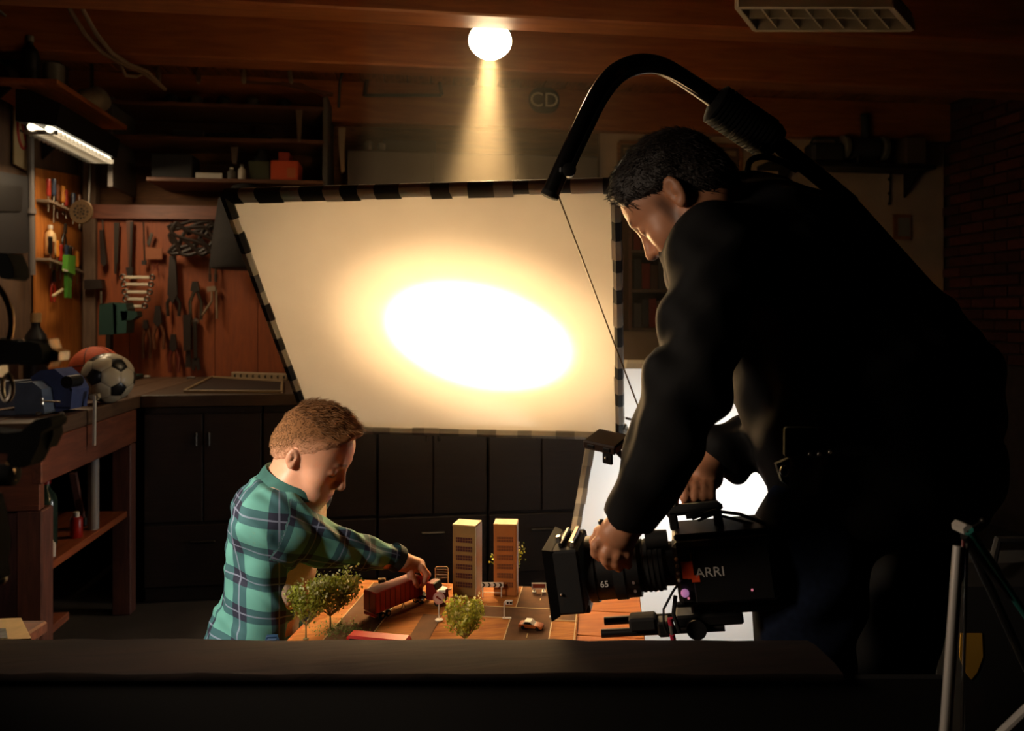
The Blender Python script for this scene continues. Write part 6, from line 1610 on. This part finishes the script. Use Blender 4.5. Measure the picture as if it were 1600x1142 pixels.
# top handle and cables
hd = cbx('top_handle', .005, 0, .098, .105, .026, .020, M_rub, .008)
cbx('handle_post', .045, 0, .078, .016, .02, .032, M_camg, .003, hd); cbx('handle_post', -.036, 0, .078, .016, .02, .032, M_camg, .003, hd)
MB().lathe([(.008, 0), (.008, .012), (.004, .016)], cq(.040, 0, .106), uc, 14).build('cable_eye', M_chrome, hd)
m = MB(); m.tube([cq(.01, .02, .085), cq(-.03, .03, .098), cq(-.075, .03, .088), cq(-.115, .025, .066)], .0032, 8); m.build('cable', M_rub, fcam)
m = MB(); m.tube([cq(.0, -.02, .070), cq(-.03, -.01, .082), cq(-.06, 0, .074), cq(-.10, .01, .062)], .0028, 8); m.build('cable', M_rub, fcam)
m = MB(); m.bar(cq(.02, .01, .088), cq(-.035, .02, .093), .012, .010, up=uc); m.build('cable_plug', M_rub, fcam)
ccy('viewfinder', .06, .10, .016, .018, .02, .052, M_rub, 18)
# receiver box on an arm in front of the operator's sleeve
ar_ = px(948, 690, 1.40)
RM = CAMROT @ Euler((radians(14), radians(6), radians(-34))).to_matrix()
bx_ = MB().box(ar_, (.066, .062, .017), RM, .003).build('receiver_box', mat('receiver_brown', '#2a1d16', .35), fcam)
for s_ in (-1, 1): MB().box(ar_ + RM @ Vector((s_ * .016, -.0315, 0)), (.014, .003, .007), RM, .001).build('socket', M_camg, bx_)
MB().box(ar_ + RM @ Vector((.012, -.020, -.020)), (.020, .006, .026), RM, .002).build('bracket', M_camg, bx_); MB().sph(ar_ + RM @ Vector((.010, -.024, -.020)), .003, 10, 8).build('bracket_screw', M_chrome, bx_)
m = MB(); m.tube([ar_ + RM @ Vector((.02, 0, -.012)), px(985, 725, 1.42), px(1025, 775, 1.43), cq(.05, -.005, .088)], .006, 10); m.build('support_arm', M_cam, fcam)

# ------------------------------------------------------------------ body-worn support rig
rg = thing('camera_support_rig', 'black curved support arm worn on the man\'s back, cable to the camera', 'camera support', px(1300, 300, 1.50))
def smooth_path(P, n=8):
    P = [Vector(p) for p in P]; out = []
    for i in range(len(P) - 1):
        p0, p1, p2, p3 = P[max(i - 1, 0)], P[i], P[i + 1], P[min(i + 2, len(P) - 1)]
        for k in range(n):
            t = k / n; out.append(.5 * ((2 * p1) + (p2 - p0) * t + (2 * p0 - 5 * p1 + 4 * p2 - p3) * t * t + (3 * p1 - p0 - 3 * p2 + p3) * t ** 3))
    return out + [P[-1]]
path = smooth_path([px(1330, 318, 1.50), px(1235, 240, 1.47), px(1140, 172, 1.45), px(1080, 130, 1.44), px(1035, 104, 1.43), px(1000, 98, 1.43), px(965, 110, 1.43), px(938, 140, 1.43), px(912, 190, 1.43), px(886, 245, 1.43), px(860, 303, 1.43)])
M_pipe = mat('rig_pipe', '#1c1a19', .28, .35)
ra = MB().tube(path, [.0165] * len(path), 18).build('arm', M_pipe, rg) if False else None
m = MB(); m.tube(path, .0165, 18); ra = m.build('arm', M_pipe, rg)
m = MB(); m.tube([p + (CAMROT @ Vector((.010, -.004, -.013))) for p in path[18:-6]], .0085, 10); m.build('cable_guide', mat('rig_pipe2', '#2a2725', .3, .3), ra)
a, b_ = px(1112, 158, 1.445), px(1212, 226, 1.46); ax = (b_ - a).normalized(); L = (b_ - a).length
m = MB(); pr = [(.018, 0), (.033, .006)]
nr = 14
for k in range(nr): t = .01 + (L - .03) * k / nr; pr += [(.0385, t), (.0385, t + (L - .03) / nr * .55), (.0345, t + (L - .03) / nr * .6), (.0345, t + (L - .03) / nr * .98)]
pr += [(.036, L - .014), (.030, L), (.018, L + .004)]
m.lathe(pr, a, ax, 28); m.build('spring_sleeve', M_rub, rg)
kb = MB(); c = px(889, 266, 1.415); kb.lathe([(.006, -.01), (.013, -.008), (.013, .008), (.006, .01)], c, FYc, 18); kb.box(c + FX * -.008, (.02, .016, .014), CAMROT, .003); kb.build('pulley_knob', M_cam, rg)
m = MB(); m.lathe([(.0175, 0), (.0175, .008), (.012, .010)], px(861, 301, 1.43), (path[-1] - path[-3]), 18); m.build('end_cap', M_rub, rg)
m = MB(); m.tube([px(873, 307, 1.43), cq(.040, 0, .118)], .0015, 6); m.build('suspension_cable', mat('cable_steel', '#6a5236', .4, .6), rg)
m = MB(); m.tube(smooth_path([px(1168, 270, 1.44), px(1172, 252, 1.44), px(1190, 245, 1.445), px(1215, 250, 1.45), px(1245, 266, 1.46)], 6), .006, 8); m.build('strap_loop', M_rub, rg)
m = MB(); m.bar(px(1300, 300, 1.53), px(1500, 520, 1.58), .10, .035, up=(CAMROT @ Vector((.6, -.2, .75))), ch=.01); m.build('back_plate', M_rub, rg)
m = MB(); m.bar(px(1225, 690, 1.30), px(1440, 690, 1.32), .012, .05, up=EZ, ch=.003); m.build('hip_belt', M_rub, rg)
M_rigk = mat('rig_black', '#030303', .95, spec=.05)
# ------------------------------------------------------------------ gear cut off by the left edge of the view
DL = 0.92
lr = thing('camera_rig', 'black camera rig with wooden-tipped rod cut off at the left edge', 'camera rig', px(0, 800, DL))
def lp(poly, th, d=DL): return MB().prism([px(x, y, d) for x, y in poly], FYc * -th)
m = MB(); m.lathe([(.055, -.03), (.068, -.02), (.072, 0), (.068, .02), (.055, .03)], px(-70, 495, DL + .02), FYc * .35 + FX, 32); m.build('lens_housing', M_rigk, lr)
m = MB(); m.tube([px(-70 + 88 * cos(t), 505 + 88 * sin(t), DL + .03) for t in [radians(-52 + k * 5) for k in range(24)]], .0035, 8); m.build('brass_ring', mat('rig_brass', '#b08a5a', .3, .8), lr)
lp(((12, 406), (20, 398), (36, 399), (45, 418), (46, 434), (40, 439), (27, 437), (20, 424)), .03).build('knob', M_rigk, lr)
MB().sph(px(14, 411, DL - .004), .004, 10, 8).build('knob_stud', M_chrome, lr)
m = MB(); m.cyl(px(-60, 549, DL), px(76, 549, DL), .0145, n=18); m.build('rod', M_rigk, lr)
lp(((-40, 534), (60, 532), (76, 536), (82, 545), (82, 560), (66, 569), (-40, 566)), .02, DL - .012).build('rod_clamp', M_rigk, lr)
lp(((74, 534), (92, 529), (97, 544), (109, 549), (108, 562), (96, 564), (92, 572), (84, 566), (82, 552)), .022, DL + .012).build('wooden_tip', mat('tip_wood', '#dba456', .5, var=.35, scale=90), lr)
for x, y in ((34, 534), (34, 566)): MB().sph(px(x, y, DL - .018), .0038, 10, 8).build('bolt', M_chrome, lr)
m = MB(); c = px(11, 605, DL); m.tube([c + FX * .0062 * cos(k * pi / 12) + EZ * .016 * sin(k * pi / 12) for k in range(24)], .0028, 8, closed=True); m.build('eye_ring', mat('ring_cream', '#a89a88', .35), lr)
lp(((-10, 572), (12, 570), (14, 588), (8, 592), (-10, 594)), .016).build('ring_mount', mat('mount_tan', '#8f7a62', .4), lr)
lp(((-40, 664), (10, 668), (34, 671), (58, 668), (80, 650), (100, 646), (105, 652), (104, 660), (88, 670), (84, 690), (70, 718), (62, 723), (44, 722), (36, 712), (38, 702), (-40, 700)), .03).build('bracket_arm', M_rigk, lr)
lp(((86, 668), (97, 660), (99, 676), (90, 696), (84, 694)), .02, DL + .01).build('bracket_plate', M_rigk, lr)
m = MB(); m.lathe([(.005, -.012), (.013, -.01), (.013, .01), (.005, .012)], px(10, 742, DL), FX, 18); m.build('lower_knob', M_rigk, lr)
m = MB(); m.tube([px(12, 722, DL), px(20, 735, DL - .003), px(22, 750, DL)], .0028, 8); m.build('brass_lever', MATS['rig_brass'], lr)
lp(((-40, 765), (4, 770), (12, 800), (18, 845), (14, 875), (17, 898), (-40, 905)), .04).build('grip', M_rigk, lr)
MB().sph(px(3, 905, DL - .002), .006, 10, 8).build('grip_end', MATS['mount_tan'], lr)
m = MB(); c = px(-45, 900, DL + .02); m.cyl(c, Vector((c.x, c.y, 0.0)), .02, n=14)
for k in range(3): an = k * 2 * pi / 3; m.tube([Vector((c.x, c.y, .35)), Vector((c.x + .25 * cos(an), c.y + .25 * sin(an), .01))], .012, 8)
m.tube([c, px(-50, 495, DL + .02)], .014, 10); m.build('stand', M_rigk, lr)

# ------------------------------------------------------------------ tripod and bag at the right edge
DT = 1.12
apex = px(1513, 829, DT)
tp = thing('tripod', 'silver tripod with teal-lit leg at the right edge', 'tripod', Vector((apex.x, apex.y, 0)))
M_tri = mat('tripod_silver', '#d0cbc4', .35, .3); M_trik = mat('tripod_black', '#151313', .5); M_teal = mat('tripod_teal_lit', '#2f7a70', .35, .4)  # teal: greenish light on one leg, painted into its colour
MB().prism([px(x, y, DT) for x, y in ((1505, 826), (1511, 820), (1520, 822), (1523, 830), (1516, 837), (1506, 835))], FYc * .03).build('crown', M_tri, tp)
f1 = px(1487, 1142, DT - .02); d1 = (f1 - apex); k1 = apex.z / -d1.z; foot1 = apex + d1 * k1
l1 = MB().tube([px(1498, 850, DT), foot1 + FX * .0], .0085, 12).build('leg', M_tri, tp) if False else None
m = MB(); m.tube([px(1496, 853, DT), foot1], .0062, 12); leg1 = m.build('leg', M_tri, tp)
m = MB(); m.tube([px(1505, 842, DT + .004), foot1 + FX * .010], .0022, 8); m.build('leg_rail', mat('tripod_red', '#6a2a2c', .4), leg1)
m = MB(); m.tube([apex + FX * -.001, Vector((px(1505, 1100, DT).x, px(1505, 1100, DT).y + .02, .35))], .0022, 8); m.build('centre_wire', M_dsteel, tp)
f2_ = px(1606, 965, DT + .05); d2 = f2_ - apex; foot2 = apex + d2 * (apex.z / -d2.z)
m = MB(); m.tube([apex, apex + d2 * .45], .0075, 12); m.tube([apex + d2 * .4, foot2], .0058, 12); leg2 = m.build('leg', M_teal, tp)
m = MB(); m.tube([apex + FX * -.006 - EZ * .008, apex + d2 * .75 + FX * -.008], .0055, 10); m.build('leg_rail', M_trik, leg2)
foot3 = Vector((apex.x + .75, apex.y + .35, 0)); m = MB(); m.tube([apex + FYc * .015, foot3], .0065, 10); leg3 = m.build('leg', M_trik, tp)
m = MB(); q0 = px(1560, 1150, DT - .03); q1 = px(1606, 1106, DT - .03); m.tube([q0 + (q0 - q1) * .6, q1 + (q1 - q0)], .0065, 10); m.build('spreader', M_tri, tp)
MB().sph(px(1535, 813, DT), .004, 8, 6).build('lock_pin', M_dsteel, tp); m = MB(); m.tube([px(1519, 824, DT), px(1535, 813, DT)], .0015, 6); m.build('lock_wire', M_dsteel, tp)
bgp = px(1590, 1040, 2.12)
bg = thing('equipment_bag', 'black equipment bag with a yellow shield patch behind the tripod', 'bag', Vector((bgp.x, bgp.y, 0)))
MB().box((bgp.x + .05, bgp.y + .12, .35), (.44, .22, .70), CAMROT, .05).build('bag_body', mat('bag_black', '#0c0b0b', .85), bg)
cpt = px(1549, 1033, 1.50)
PB = lambda x, y: Vector((bgp.x + .05, bgp.y + .12, 0)) + CAMROT @ Vector((x, -.1115, y))
q_ = px(1549, 1034, 2.1).z; xs_ = -.155
MB().prism([PB(xs_ + a * 1.35, q_ + b_ * 1.35) for a, b_ in ((-.022, .048), (.022, .048), (.024, .0), (.012, -.032), (0, -.047), (-.012, -.032), (-.024, .0))], FYc * -.003).build('shield_patch', mat('patch_yellow', '#a8802a', .6), bg)
MB().tube([PB(-.1, .69), PB(-.08, .78), PB(.08, .78), PB(.1, .69)], .012, 8).build('bag_handle', M_rub, bg)
